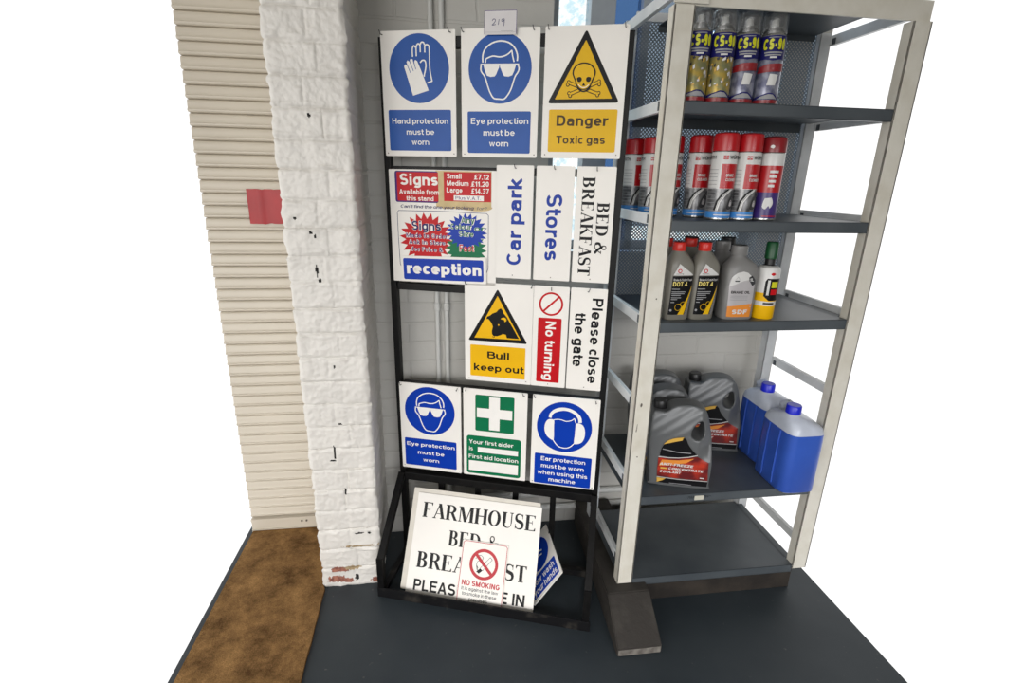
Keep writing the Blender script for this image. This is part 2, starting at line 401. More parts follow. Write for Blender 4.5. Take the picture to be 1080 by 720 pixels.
    if ch == 'W': return 1.0, [[(.06, 1), (.28, 0), (.5, 1), (.72, 0), (.94, 1)]]
    if ch == 'X': return .70, [[(.08, 1), (.62, 0)], [(.08, 0), (.62, 1)]]
    if ch == 'Y': return .70, [[(.07, 1), (.35, .45), (.63, 1)], [(.35, 0), (.35, .5)]]
    if ch == 'Z': return .64, [[(.03, t), (.55, t), (.08, h), (.62, h)]]
    if ch == '0': l, r, m, rx = LB(.58); return .58, [arc(m, .5, rx, .5 - h, 0, 360, 20)]
    if ch == '1': return .36, [[(.26, 0), (.26, 1)], [(.26, .86), (.03, .70)]]
    if ch == '2': l, r, m, rx = LB(.58); return .58, [arc(m, t - .26, rx, .26, 170, -30, 10) + [(l, h), (.58, h)]]
    if ch == '3': l, r, m, rx = LB(.58); return .58, [arc(m, t - .22, rx, .22, 160, -90, 10) + arc(m, .28, rx, .28 - h * .8, 90, -160, 12)]
    if ch == '4': return .60, [[(.42, 0), (.42, .96), (.06, .28), (.60, .28)]]
    if ch == '7': return .56, [[(0, t), (.50, t), (.20, 0)]]
    if ch == '9': l, r, m, rx = LB(.58); return .58, [arc(m, .66, rx, .34 - h, 0, 360, 16), [(r, .66), (r, .4)] + arc(m, .34, rx, .34 - h, 0, -150, 8)]
    if ch == '.': return .20, [[(.1, 0), (.1, w)]]
    if ch == '-': return .34, [[(.03, .40), (.31, .40)]]
    if ch == "'": return .16, [[(.08, .72), (.08, 1)]]
    if ch == '?': return .54, [arc(.27, t - .22, .27 - h, .22, 170, -60, 9) + [(.27, .36), (.27, .26)], [(.27, 0), (.27, w)]]
    if ch == '£': return .58, [arc(.34, .70, .18, .30 - h, 20, 180, 8) + [(.18, .2), (.06, h), (.56, h)], [(.02, .46), (.44, .46)]]
    if ch == '&': return .74, [[(.70, 0), (.22, .66)] + arc(.32, .78, .15, .22 - h * .8, 190, -50, 9) + [(.12, .36)] + arc(.28, .24, .24 - h * .5, .24 - h, 150, 330, 8) + [(.68, .42)]]
    return .3, []

def strip(pts, w0, w1=None, widths=None):
    """mitred quads along an open polyline"""
    P = [Vector((p[0], p[1])) for p in pts]
    Q = [P[0]]
    for i in range(1, len(P)):
        if (P[i] - Q[-1]).length > 1e-5: Q.append(P[i])
    if len(Q) < 2: return []
    if widths is None: widths = [w0] * len(Q)
    closed = (Q[0] - Q[-1]).length < 1e-4 and len(Q) > 3
    L, Rr = [], []
    n = len(Q)
    for i in range(n):
        if closed: a = Q[i - 1] if i > 0 else Q[-2]; b = Q[i + 1] if i < n - 1 else Q[1]
        else: a = Q[max(i - 1, 0)]; b = Q[min(i + 1, n - 1)]
        d0 = (Q[i] - a); d1 = (b - Q[i])
        if d0.length < 1e-6: d0 = d1
        if d1.length < 1e-6: d1 = d0
        d0 = d0.normalized(); d1 = d1.normalized()
        n0 = Vector((-d0.y, d0.x)); n1 = Vector((-d1.y, d1.x)); m = n0 + n1
        if m.length < 1e-3: m = n0
        m.normalize(); k = 1 / max(.35, m.dot(n1))
        hw = widths[min(i, len(widths) - 1)] / 2
        L.append(Q[i] + m * hw * k); Rr.append(Q[i] - m * hw * k)
    return [[tuple(L[i]), tuple(Rr[i]), tuple(Rr[i + 1]), tuple(L[i + 1])] for i in range(n - 1)]
def clip_y(poly, lo, hi):
    for sgn, lim in ((1, lo), (-1, -hi)):
        out = []
        for i in range(len(poly)):
            a, b = poly[i - 1], poly[i]; ia = sgn * a[1] >= lim - 1e-9; ib = sgn * b[1] >= lim - 1e-9
            if ia != ib:
                t = (lim - sgn * a[1]) / (sgn * b[1] - sgn * a[1]); out.append((a[0] + t * (b[0] - a[0]), a[1] + t * (b[1] - a[1])))
            if ib: out.append(b)
        poly = out
        if not poly: return []
    return poly
def sans(s, w=.17, gap=.11):
    """-> list of stroke groups (each a list of quads) and total width; cap height 1"""
    x = 0; G = []
    for ch in s:
        W, st = glyph(ch, w)
        lo, hi = (-.26, 1.25) if ch in 'gpqyjÜ' else (0, 1)
        if ch in 'vwxyz': hi = XH
        for k in st:
            q = [clip_y(p, lo, hi) for p in strip(k, w)]
            G.append([[(p[0] + x, p[1]) for p in f] for f in q if len(f) >= 3])
        x += W + (gap - (.06 if ch in 'crt' else 0) if ch != ' ' else 0)
    return G, x - gap
def roman_glyph(ch):
    T = .20; t = .066; sv = .055; ov = .06
    G = []
    def rect(a, b, c, d): G.append([[(a, b), (c, b), (c, d), (a, d)]])
    def stem(x, wd, y0=0, y1=1, s0=True, s1=True):
        rect(x, y0, x + wd, y1)
        if s0: rect(x - ov, y0, x + wd + ov, y0 + sv)
        if s1: rect(x - ov, y1 - sv, x + wd + ov, y1)
    def bowl(x, y0, y1, reach, wd):
        cy = (y0 + y1) / 2; ro = (y1 - y0) / 2; out = arc(x, cy, reach, ro, 90, -90, 12, 2.2); inn = arc(x, cy, reach - wd, ro - t, 90, -90, 12, 2.2)
        G.append([[out[i], out[i + 1], inn[i + 1], inn[i]] for i in range(12)])
    def ring(cx, cy, rx, ry, wd, a0=0, a1=360, n=28):
        out = arc(cx, cy, rx, ry, a0, a1, n, 2.1); inn = arc(cx, cy, rx - wd, ry - t * .9, a0, a1, n, 2.1)
        G.append([[out[i], out[i + 1], inn[i + 1], inn[i]] for i in range(n)])
    def diag(x0, y0, x1, y1, wd):
        G.append([[(x0, y0), (x0 + wd, y0), (x1 + wd, y1), (x1, y1)]])
    def beak(x, y, d, up): G.append([[(x, y), (x, y + up * .2), (x - d * .03, y + up * .2), (x - d * .12, y)]])
    if ch == ' ': return .32, G
    if ch in 'EF':
        stem(ov, T); rect(ov, 1 - sv, .62, 1); beak(.62, 1, 1, -1)
        rect(ov, .50, .44, .545); G.append([[(.44, .40), (.47, .40), (.47, .65), (.44, .65)]])
        if ch == 'E': rect(ov, 0, .66, sv); beak(.66, 0, 1, 1); return .70, G
        return .64, G
    if ch == 'A':
        diag(.06, 0, .36, 1, t); diag(.56, 0, .30, 1, T); rect(.18, .30, .56, .34); rect(-.02, 0, .20, sv); rect(.48, 0, .80, sv); return .76, G
    if ch == 'R':
        stem(ov, T); bowl(.32, .47, 1, .36, T); rect(.2, 1 - t, .33, 1); rect(.2, .47, .33, .47 + t); diag(.58, 0, .32, .5, T); rect(.56, 0, .80, sv); return .78, G
    if ch == 'B':
        stem(ov, T); bowl(.32, .50, 1, .30, T); bowl(.34, 0, .54, .34, T); rect(.2, 1 - t, .34, 1); rect(.2, .50, .36, .50 + t); rect(.2, 0, .36, t); return .72, G
    if ch == 'D':
        stem(ov, T); bowl(.32, 0, 1, .46, T); rect(.2, 1 - t, .34, 1); rect(.2, 0, .34, t); return .82, G
    if ch == 'M':
        rect(.09, 0, .09 + t, 1); rect(-.0, 0, .22, sv); rect(-.0, 1 - sv, .2, 1); diag(.40, 0, .09, 1, T); diag(.46, 0, .76, 1, t)
        stem(.76, T); return 1.0, G
    if ch == 'H':
        stem(ov, T); stem(.58, T); rect(ov, .49, .62, .49 + t); return .82, G
    if ch == 'O':
        ring(.40, .5, .40, .51, T); return .82, G
    if ch == 'U':
        stem(ov, T, .3, 1, False, True); rect(.58, .3, .58 + t, 1); rect(.50, 1 - sv, .72, 1)
        o_ = arc(.345, .32, .285, .33, 180, 360, 14); i_ = arc(.40, .32, .185, .27, 180, 360, 14)
        G.append([[o_[i], o_[i + 1], i_[i + 1], i_[i]] for i in range(14)]); return .76, G
    if ch == 'S':
        pts = arc(.29, .745, .21, .23, 20, 255, 12) + arc(.29, .255, .22, .23, 80, -165, 14)
        n = len(pts); ws = [t + (T * 1.1 - t) * max(0, 1 - abs((i / (n - 1)) - .5) * 2.6) for i in range(n)]
        G.append(strip(pts, 0, widths=ws)); beak(.51, .98, 0, -1); G.append([[(.04, .02), (.09, .02), (.07, .32), (.04, .32)]]); G.append([[(.48, .68), (.51, .68), (.51, .98), (.47, .98)]]); return .60, G
    if ch == 'T':
        stem(.26, T, s1=False); rect(.0, 1 - sv, .68, 1); beak(.68, 1, 1, -1); beak(.0, 1, -1, -1); return .70, G
    if ch == 'K':
        stem(ov, T); diag(.20, .42, .60, 1, t); diag(.62, 0, .30, .58, T); rect(.52, 1 - sv, .76, 1); rect(.56, 0, .84, sv); return .82, G
    if ch == '&':
        pts = [(.78, .0 + .03), (.55, .22), (.30, .62)] + arc(.36, .80, .14, .17, 195, -55, 9) + [(.22, .48)] + arc(.27, .25, .22, .24, 140, 320, 9) + [(.66, .36), (.72, .52)]
        n = len(pts); ws = [T, T, T * .8] + [t] * 10 + [T * .7] + [T * .9] * 5 + [t] * (n - 19)
        G.append(strip(pts, 0, widths=ws)); rect(.60, .52, .82, .52 + sv); return .86, G
    return .4, G
def roman(s, gap=.06):
    x = 0; G = []
    for ch in s:
        W, g = roman_glyph(ch)
        G += [[[(p[0] + x, p[1]) for p in f] for f in q] for q in g]
        x += W + gap
    return G, x - gap

class Art:
    """flat print made of real faces; coordinates in millimetres, x right, y down; each addition lies a hair above the last"""
    def __init__(self): self.items = []; self.z = 0.0002; self.mats = []
    def _mi(self, m):
        if m not in self.mats: self.mats.append(m)
        return self.mats.index(m)
    def poly(self, pts, m, step=0.00008):
        self.z += step; self.items.append(([tuple(p) for p in pts], self._mi(m), self.z))
    def group(self, polys, m, step=0.000004):
        self.z += step
        for p in polys: self.items.append((p, self._mi(m), self.z))
    def rect(self, x0, y0, x1, y1, m, r=0.0, n=5):
        if r <= 0: return self.poly([(x0, y1), (x1, y1), (x1, y0), (x0, y0)], m)
        pts = []
        for cx, cy, a in ((x1 - r, y0 + r, -90), (x1 - r, y1 - r, 0), (x0 + r, y1 - r, 90), (x0 + r, y0 + r, 180)):
            for k in range(n + 1):
                an = R(a + 90 * k / n); pts.append((cx + r * math.cos(an), cy + r * math.sin(an)))
        self.poly(pts, m)
    def circle(self, cx, cy, r, m, n=48, ry=None):
        ry = ry or r
        self.poly([(cx + r * math.cos(2 * math.pi * k / n), cy + ry * math.sin(2 * math.pi * k / n)) for k in range(n)], m)
    def ring(self, cx, cy, r0, r1, m, n=48):
        self.z += .00008
        c = [(math.cos(2 * math.pi * k / n), math.sin(2 * math.pi * k / n)) for k in range(n + 1)]
        self.group([[(cx + r1 * c[k][0], cy + r1 * c[k][1]), (cx + r1 * c[k + 1][0], cy + r1 * c[k + 1][1]), (cx + r0 * c[k + 1][0], cy + r0 * c[k + 1][1]), (cx + r0 * c[k][0], cy + r0 * c[k][1])] for k in range(n)], m)
    def line(self, pts, w, m, step=.00004): self.group(strip(pts, w), m, step)
    def spline(self, pts, w, m, closed=False, k=6): self.line(smooth(pts, closed, k), w, m)
    def blob(self, pts, m, k=5): self.poly(smooth(pts, True, k)[:-1], m)
    def text(self, s, x0, x1, base, cap, m, w=.17, rot=None, style='sans', skew=0.0, x_c=None):
        """fits s between x0 and x1 (mm) with its baseline at base and capitals cap high. rot=(ox, oy, deg) turns it: then x runs along the turned baseline"""
        G, W = sans(s, w) if style == 'sans' else roman(s)
        if x1 is None:
            sx = cap
            if x_c is not None: x0 = x_c - W * sx / 2
        else: sx = (x1 - x0) / W
        self.z += .00008
        for g in G:
            out = []
            for f in g:
                q = []
                for px, py in f:
                    X = x0 + (px + skew * py) * sx; Y = base - py * cap
                    if rot:
                        ox, oy, dg = rot; c, s_ = math.cos(R(dg)), math.sin(R(dg)); X, Y = ox + c * X - s_ * Y, oy + s_ * X + c * Y
                    q.append((X, Y))
                if len(q) >= 3: out.append(q)
            self.group(out, m)
    def build(self, name, parent, fn, fine=0.0):
        """fn(x, y, lift) -> point; fine > 0 cuts faces so that they follow a curved surface"""
        bm = bmesh.new()
        for pts, mi, z in self.items:
            if not fine:
                try:
                    f = bm.faces.new([bm.verts.new(fn(x, y, z)) for x, y in pts]); f.material_index = mi
                except ValueError: pass
                continue
            t = bmesh.new()
            try: t.faces.new([t.verts.new((x, y, 0)) for x, y in pts])
            except ValueError: t.free(); continue
            bmesh.ops.triangulate(t, faces=list(t.faces))
            for _ in range(5):
                es = [e for e in t.edges if e.calc_length() > fine]
                if not es: break
                bmesh.ops.subdivide_edges(t, edges=es, cuts=1)
                bmesh.ops.triangulate(t, faces=[f for f in t.faces if len(f.verts) > 3])
            vm = {v: bm.verts.new(fn(v.co.x, v.co.y, z)) for v in t.verts}
            for f in t.faces:
                g = bm.faces.new([vm[v] for v in f.verts]); g.material_index = mi
            t.free()
        return finish(name, bm, self.mats, parent)
def smooth(pts, closed=False, k=6):
    P = [Vector((p[0], p[1])) for p in pts]; n = len(P); out = []
    rng = range(n if closed else n - 1)
    for i in rng:
        if closed: a, b, c, d = P[i - 1], P[i], P[(i + 1) % n], P[(i + 2) % n]
        else: a, b, c, d = P[max(i - 1, 0)], P[i], P[i + 1], P[min(i + 2, n - 1)]
        for j in range(k):
            t = j / k
            q = .5 * ((2 * b) + (c - a) * t + (2 * a - 5 * b + 4 * c - d) * t * t + (3 * b - a - 3 * c + d) * t ** 3)
            out.append((q.x, q.y))
    out.append(tuple(P[0]) if closed else tuple(P[-1]))
    return out

# ================================================================== THE SETTING
def grid_floor():
    bm = bmesh.new(); box(bm, -0.72, 1.20, 0.60, 1.86, -0.06, 0.0); box(bm, -3.2, 3.2, -3.2, 0.60, -0.06, 0.0)
    return structure(finish('floor', bm, 'floor_paint'), 'dark slate painted concrete floor')
grid_floor()
mat('room_paint', '#9a968e', 0.8)
def room_shell():
    def slab(name, lab, *d):
        b = bmesh.new(); box(b, *d); structure(finish(name, b, 'room_paint'), lab)
    slab('ceiling', 'painted ceiling above the camera', -3.2, 3.2, -3.2, 1.86, 2.70, 2.78)
    slab('wall_right', 'painted wall on the right of the room', 3.1, 3.2, -3.2, 1.86, 0, 2.70)
    slab('wall_front', 'painted wall behind the camera', -1.2, 3.2, -3.3, -3.2, 0, 2.70)
room_shell()

# painted brick pillar between the shutter and the recess
def pillar():
    X0, X1, Y0, Y1, H = -0.394, -0.211, 1.385, 1.70, 2.15
    course = 0.0701
    def relief(u, z, side):
        c = z / course; k = math.floor(c); fz = c - k
        wob = noise.noise((u * 9, z * 14, side * 7.3)) * .12
        dz = min(fz + wob * .3, 1 - fz - wob * .3) * course
        off = ((k * 37) % 5) * .012
        if side == 0: jl = [X0 + (.105 if k % 2 else .078) + off * .35]
        else: jl = [Y0 + (.11 if k % 2 else .16)]
        dx = min(abs(u - j) for j in jl)
        g = 0.0
        if dz < .007: g = max(g, 1 - dz / .007)
        if dx < .006 and (k * 13) % 3: g = max(g, .7 * (1 - dx / .006))
        lump = noise.noise((u * 28, z * 28, side * 3 + 1.7)) * .0022 + noise.noise((u * 75, z * 75, side * 3 + 5.1)) * .0012 + noise.noise((u * 160, z * 130, 2.2)) * .0006
        brick = (noise.noise((k * 3.7, (1 if u > jl[0] else 0) * 5.1, side)) * .0022)
        ridge = .0022 * max(0, 1 - abs(dz - .009) / .003) * max(0, noise.noise((u * 20, k * 4.4, 3.0)))
        crack = 0
        if dz < .004: crack = -.0035 * (1 - dz / .004) * max(0, noise.noise((u * 24, k * 3.1, 6.6)) + .25)
        rag = .0030 * max(0, noise.noise((u * 34, z * 60, 8.8)) - .12) * (1.6 if dz < .016 else .5)
        return -.0050 * g * (.55 + .45 * noise.noise((u * 16, z * 16, 9))) + lump * 1.35 + brick * 1.5 + ridge * 1.8 + crack + rag
    bm = bmesh.new()
    step = .0026
    nz = int(H / step); nx = int((X1 - X0) / step); ny = int((Y1 - Y0) / .008)
    cols = []
    for i in range(ny, 0, -1): cols.append(('l', Y0 + (Y1 - Y0) * i / ny))
    for i in range(nx + 1): cols.append(('f', X0 + (X1 - X0) * i / nx))
    for i in range(1, ny + 1): cols.append(('r', Y0 + (Y1 - Y0) * i / ny))
    rows = []
    for j in range(nz + 1):
        z = H * j / nz; row = []
        for kind, u in cols:
            if kind == 'f':
                e = relief(u, z, 0); x = u; y = Y0 - e
                t = min(u - X0, X1 - u)
                if t < .012: 
                    q = (1 - t / .012) ** 2; y += .006 * q
                    x += (.003 * noise.noise((z * 22, 4.0, u * 2)) + .0025 * noise.noise((z * 60, 1.0, u * 2)) + relief(u, z, 1) * .8) * (1 if u > (X0 + X1) / 2 else -1) * q
            elif kind == 'r':
                e = relief(u, z, 1); x = X1 + e + (.003 * noise.noise((z * 22, 4.0, X1 * 2)) if u - Y0 < .02 else 0) - (.004 if u - Y0 < .01 else 0); y = u
            else:
                e = relief(u, z, 2); x = X0 - e - (.003 * noise.noise((z * 22, 4.0, X0 * 2)) if u - Y0 < .02 else 0) + (.004 if u - Y0 < .01 else 0); y = u
            row.append(bm.verts.new((x, y, z)))
        rows.append(row)
    chips = [(-.335, .066, .030, .010, 1), (-.30, .070, .026, .008, 2), (-.352, .030, .028, .012, 1), (-.318, .022, .024, .009, 1), (-.228, .018, .016, .010, 1), (-.27, .150, .05, .004, 2),
             (-.287, .034, .006, .012, 3), (-.321, .478, .003, .02, 3), (-.328, .452, .009, .003, 3), (-.300, .345, .003, .011, 3), (-.27, .196, .016, .003, 3), (-.24, .194, .006, .003, 3),
             (-.322, 1.013, .003, .016, 3), (-.316, .985, .004, .006, 3), (-.318, 1.10, .003, .005, 3), (-.364, 1.145, .004, .004, 3), (-.307, 1.385, .003, .006, 3), (-.30, .745, .003, .005, 3), (-.328, 1.11, .004, .005, 3), (-.298, .57, .006, .003, 3)]
    for j in range(nz):
        for i in range(len(cols) - 1):
            f = bm.faces.new((rows[j][i], rows[j][i + 1], rows[j + 1][i + 1], rows[j + 1][i]))
            if cols[i][0] == 'f' or cols[i + 1][0] == 'f':
                c = f.calc_center_median()
                for cx, cz, rx, rz, mi in chips:
                    d = ((c.x - cx) / rx) ** 2 + ((c.z - cz) / rz) ** 2 + noise.noise((c.x * 160, c.z * 160, 4)) * (.9 if mi < 3 else .8)
                    if d < 1: f.material_index = mi
    top = bm.faces.new(rows[-1])
    o = finish('wall_left', bm, ['pillar_paint', 'bare_brick', 'bare_mortar', 'hole_dark'], smooth=True)
    structure(o, 'white painted brick pillar with chipped base beside the shutter')
pillar()

# back wall of painted brick round the window opening
def back_wall():
    bm = bmesh.new(); Y0, Y1 = 1.637, 1.86
    WX0, WX1, WZ0, WZ1 = .330, 1.06, 1.03, 2.05
    box(bm, -.215, WX0, Y0, Y1, 0, 2.15)
    box(bm, WX0, WX1, Y0, Y1, 0, WZ0)
    box(bm, WX1, 1.20, Y0, Y1, 0, 2.15)
    box(bm, WX0, WX1, Y0, Y1, WZ1, 2.15)
    structure(finish('wall_back', bm, 'wall_paint'), 'white painted brick wall behind the sign stand')
    fr = bmesh.new(); ya, yb = 1.70, 1.75
    box(fr, WX0, WX0 + .028, ya, yb, WZ0, WZ1, .002); box(fr, WX1 - .03, WX1, ya, yb, WZ0, WZ1, .002)
    box(fr, .452, .527, ya - .012, yb, WZ0, WZ1, .002); box(fr, .615, .64, ya, yb, WZ0, WZ1, .002)
    box(fr, WX0, WX1, ya, yb, WZ0, WZ0 + .03, .002); box(fr, WX0, WX1, ya, yb, WZ1 - .03, WZ1, .002)
    w = structure(finish('window_1', fr, 'window_frame_grey'), 'grey framed window behind the stand and shelves')
    p = bmesh.new(); box(p, WX0 + .028, .452, 1.722, 1.726, WZ0 + .03, WZ1 - .03); q = finish('pane', p, 'pane_bright', w)
    q['label'] = 'bright window pane with foliage outside'
    for x0, x1, z0, z1, m, lab in ((.527, .615, WZ0 + .03, WZ1 - .03, 'pane_blue', 'blue window pane'), (.64, WX1 - .03, WZ0 + .075, WZ1 - .03, 'pane_grey', 'grey window pane behind the shelves'), (.64, WX1 - .03, WZ0 + .03, WZ0 + .075, 'pane_bright', 'bright strip of window along the sill')):
        p = bmesh.new(); box(p, x0, x1, 1.722, 1.726, z0, z1); q = finish('pane', p, m, w); q['label'] = lab
back_wall()

# roller shutter
def shutter():
    bm = bmesh.new(); pitch = .0366; X0, X1, Y = -.705, -.395, 1.70
    prof = []
    z = .058
    while z < 2.12:
        for a, b in ((0, .0125), (.0010, .0030), (.0025, -.0035), (.006, -.0062), (.0085, -.0060), (.010, -.0035), (.014, -.0018), (.022, -.0010), (.029, .0002), (.0335, .0020), (.0352, .0050), (.0362, .0120)):
            prof.append((Y + b, z + a))
        z += pitch
    A = [bm.verts.new((X0, y, zz)) for y, zz in prof]; B = [bm.verts.new((X1, y, zz)) for y, zz in prof]
    A2 = [bm.verts.new((X0, Y + .014, prof[0][1])), bm.verts.new((X0, Y + .014, prof[-1][1]))]; B2 = [bm.verts.new((X1, Y + .014, prof[0][1])), bm.verts.new((X1, Y + .014, prof[-1][1]))]
    for i in range(len(prof) - 1): bm.faces.new((A[i], B[i], B[i + 1], A[i + 1]))
    bm.faces.new((A2[0], A2[1], B2[1], B2[0])); bm.faces.new((A[0], A2[0], B2[0], B[0])); bm.faces.new((A[-1], B[-1], B2[1], A2[1]))
    bm.faces.new(list(reversed(A)) + A2); bm.faces.new(B + list(reversed(B2)))
    o = finish('door_1', bm, 'shutter_cream', smooth=True); structure(o, 'cream roller shutter door left of the pillar')
    b = bmesh.new(); box(b, X0, X1, Y - .010, Y + .014, .0, .054, .002); box(b, X0, X1, Y - .014, Y - .009, .044, .054, .001); box(b, X0, X1, Y - .014, Y - .009, 0.002, .012, .001)
    finish('bottom_bar', b, 'shutter_cream', o)
    for x in (-.530, -.513):
        k = bmesh.new(); lathe(k, [(.0, .004), (.003, .004), (.0035, 0.001), (.0035, 0)], 10); bmesh.ops.rotate(k, verts=k.verts, matrix=Matrix.Rotation(R(90), 3, 'X')); bmesh.ops.translate(k, verts=k.verts, vec=(x, Y - .010, .036)); finish('bolt', k, 'bolt_grey', o, True)
shutter()

# red patch on the shutter
def red_patch():
    bm = bmesh.new(); n = 14; m = 10; X0, X1, Z0, Z1 = -.575, -.452, 1.104, 1.206
    def pt(i, j, back):
        u = i / n; v = j / m; x = X0 + (X1 - X0) * u; z = Z0 + (Z1 - Z0) * v
        e = noise.noise((v * 6, 3, 1)) * .006 if i == n else 0
        f = (noise.noise((u * 7, j, 2)) * .004) if j in (0, m) else 0
        y = 1.6935 - .0016 * (1 + math.sin(u * 9)) - .003 * max(0, 1 - abs(u - .28) / .05) 
        return bm.verts.new((x + e, y + (.0015 if back else 0), z + f))
    F = [[pt(i, j, 0) for i in range(n + 1)] for j in range(m + 1)]; B = [[pt(i, j, 1) for i in range(n + 1)] for j in range(m + 1)]
    for j in range(m):
        for i in range(n):
            bm.faces.new((F[j][i], F[j][i + 1], F[j + 1][i + 1], F[j + 1][i])); bm.faces.new((B[j][i], B[j + 1][i], B[j + 1][i + 1], B[j][i + 1]))
    for i in range(n): bm.faces.new((F[0][i], B[0][i], B[0][i + 1], F[0][i + 1])); bm.faces.new((F[m][i], F[m][i + 1], B[m][i + 1], B[m][i]))
    for j in range(m): bm.faces.new((F[j][0], F[j + 1][0], B[j + 1][0], B[j][0])); bm.faces.new((F[j][n], B[j][n], B[j + 1][n], F[j + 1][n]))
    tag(finish('red_tape_patch', bm, 'red_patch', smooth=True), 'ragged red rectangular tape patch stuck on the cream roller shutter', 'tape')
red_patch()

# brown mat in front of the shutter
def coir_mat():
    bm = bmesh.new(); n = 40
    L = [(-.70, 1.682), (-.70, .72)]; right = []
    for i in range(n + 1):
        y = .72 + (1.682 - .72) * i / n
        right.append((-.386 + .022 * (1.38 - y) * (y < 1.38) * .6 + .003 * noise.noise((y * 14, 0, 0)) - (.010 if y > 1.385 else 0), y))
    out = L + right
    a = [bm.verts.new((x, y, .010)) for x, y in out]; b = [bm.verts.new((x, y, .0005)) for x, y in out]
    bm.faces.new(a); bm.faces.new(list(reversed(b)))
    for i in range(len(out)): j = (i + 1) % len(out); bm.faces.new((b[i], b[j], a[j], a[i]))
    bmesh.ops.recalc_face_normals(bm, faces=bm.faces)
    tag(finish('floor_mat', bm, 'coir'), 'worn brown coir mat on the floor before the roller shutter', 'mat')
coir_mat()

# pipes on the back wall
for x, lab in ((-.017, 'left of the pair of white vertical pipes on the back wall'), (.013, 'right of the pair of white vertical pipes on the back wall')):
    bm = bmesh.new(); lathe(bm, [(0, 0), (.0075, 0), (.0075, 2.1), (0, 2.1)], 16)
    o = finish('conduit_pipe', bm, 'pipe_white', smooth=True); o.location = (x, 1.627, .02); tag(o, lab, 'pipe', 'vertical pipes on the back wall')
    for z in (.835, 1.80, .25):
        k = bmesh.new(); lathe(k, [(.0076, z - .014), (.0102, z - .012), (.0102, z + .010), (.0076, z + .013)], 16); finish('coupling', k, 'pipe_white', o, True)
for z, lab in ((.135, 'upper white horizontal pipe low on the back wall'), (.075, 'lower white horizontal pipe low on the back wall')):
    bm = bmesh.new(); tube(bm, [(.06, 1.622, z), (.50, 1.622, z), (1.10, 1.622, z)], .012, 14)
    o = finish('skirting_pipe', bm, 'pipe_white', smooth=True); tag(o, lab, 'pipe', 'horizontal pipes low on the back wall')

# ================================================================== SIGN STAND
ST = Matrix.Translation((-.144, 1.525, 0)) @ Matrix.Rotation(R(-18.2555), 4, 'Z')
def stand():
    r = thing('sign_stand', 'tall black steel display stand hung with safety signs', 'stand', matrix=ST)
    T = .0185
    yb0, yb1 = .005, .027
    for x in (-.009, .622):
        b = bmesh.new(); box(b, x, x + T, yb0, yb1, .0, 1.592, .0015); finish('upright', b, 'black_steel', r)
    for z, h in ((1.577, .026), (1.268, .020), (.942, .020), (.630, .018)):
        b = bmesh.new(); box(b, .013, .622, yb0, yb1, z - h / 2, z + h / 2, .0015); finish('rail', b, 'black_steel', r)
    b = bmesh.new(); box(b, .013, .622, -.012, yb1, .300, .326, .002); finish('rail', b, 'black_steel', r)
    for x in (.130, .255, .380, .502):
        b = bmesh.new(); box(b, x - .009, x + .009, .008, .020, .02, .302, .001); finish('rack_bar', b, 'black_steel', r)
    b = bmesh.new(); box(b, .013, .622, yb0, yb1, .0, .022, .0015); finish('floor_bar', b, 'worn_steel', r)
    for x in (-.009, .622):
        b = bmesh.new(); bar(b, (x + T / 2, 0.0, .315), (x + T / 2, -.196, .128), .020, .020, .001); bar(b, (x + T / 2, -.196, .138), (x + T / 2, -.196, .0), .020, .020, .001, up=(1, 0, 0))
        finish('brace', b, 'black_steel', r)
        b = bmesh.new(); box(b, x, x + T, -.186, yb0, 0, .012, .001); finish('floor_bar', b, 'worn_steel', r)
    b = bmesh.new(); box(b, -.010, .645, -.209, -.205, 0, .034, .001); box(b, -.010, .645, -.205, -.186, 0, .004, .0005)
    finish('front_bar', b, 'worn_steel', r)
    # wire hooks the signs hang on
    def hook(x, z, tilt):
        h = bmesh.new(); tube(h, [(x, .006, z), (x, -.004, z - .001), (x + tilt * .4, -.007, z - .001), (x + tilt, -.0085, z + .009)], .0011, 6)
        finish('hook', h, 'hook_wire', r, True)
    for x, z, t in ((.006, 1.596, -.005), (.188, 1.597, -.006), (.222, 1.597, -.005), (.400, 1.597, -.003), (.436, 1.597, -.002), (.618, 1.597, -.002),
                    (.362, 1.278, -.004), (.466, 1.277, -.003), (.574, 1.275, -.001), (.226, .962, -.004), (.412, .961, .004), (.470, .958, .0), (.570, .960, .006),
                    (.012, .632, -.003), (.190, .630, .006), (.220, .633, .004), (.402, .632, -.004), (.436, .632, -.004), (.616, .630, -.002)):
        hook(x, z, t)
    return r
stand()

def board(parent, w, h, th=.003, mats='board_white', r=.003, n=4, name='board'):
    bm = bmesh.new(); pts = []
    for cx, cz, a in ((w / 2 - r, h - r, 0), (-w / 2 + r, h - r, 90), (-w / 2 + r, r, 180), (w / 2 - r, r, 270)):
        for k in range(n + 1):
            an = R(a + 90 * k / n); pts.append((cx + r * math.cos(an), cz + r * math.sin(an)))
    a = [bm.verts.new((x, 0, z)) for x, z in pts]; b = [bm.verts.new((x, th, z)) for x, z in pts]
    bm.faces.new(list(reversed(a))) ; bm.faces.new(b)
    for i in range(len(pts)): j = (i + 1) % len(pts); bm.faces.new((a[i], a[j], b[j], b[i]))
    bmesh.ops.recalc_face_normals(bm, faces=bm.faces)
    return finish(name, bm, mats, parent)
def sign(name, label, x, ztop, w, h, group, cat='sign', mtx=None, th=.003, roll=0.0, bm_='board_white'):
    m = mtx if mtx is not None else ST @ Matrix.Translation((x + w / 2, 0, ztop - h)) @ Matrix.Rotation(R(roll), 4, 'Y')
    r = thing(name, label, cat, matrix=m, group=group)
    board(r, w, h, th, bm_)
    W = w * 1000; H = h * 1000
    return r, (lambda X, Y, L: ((X - W / 2) / 1000, -L, (H - Y) / 1000))
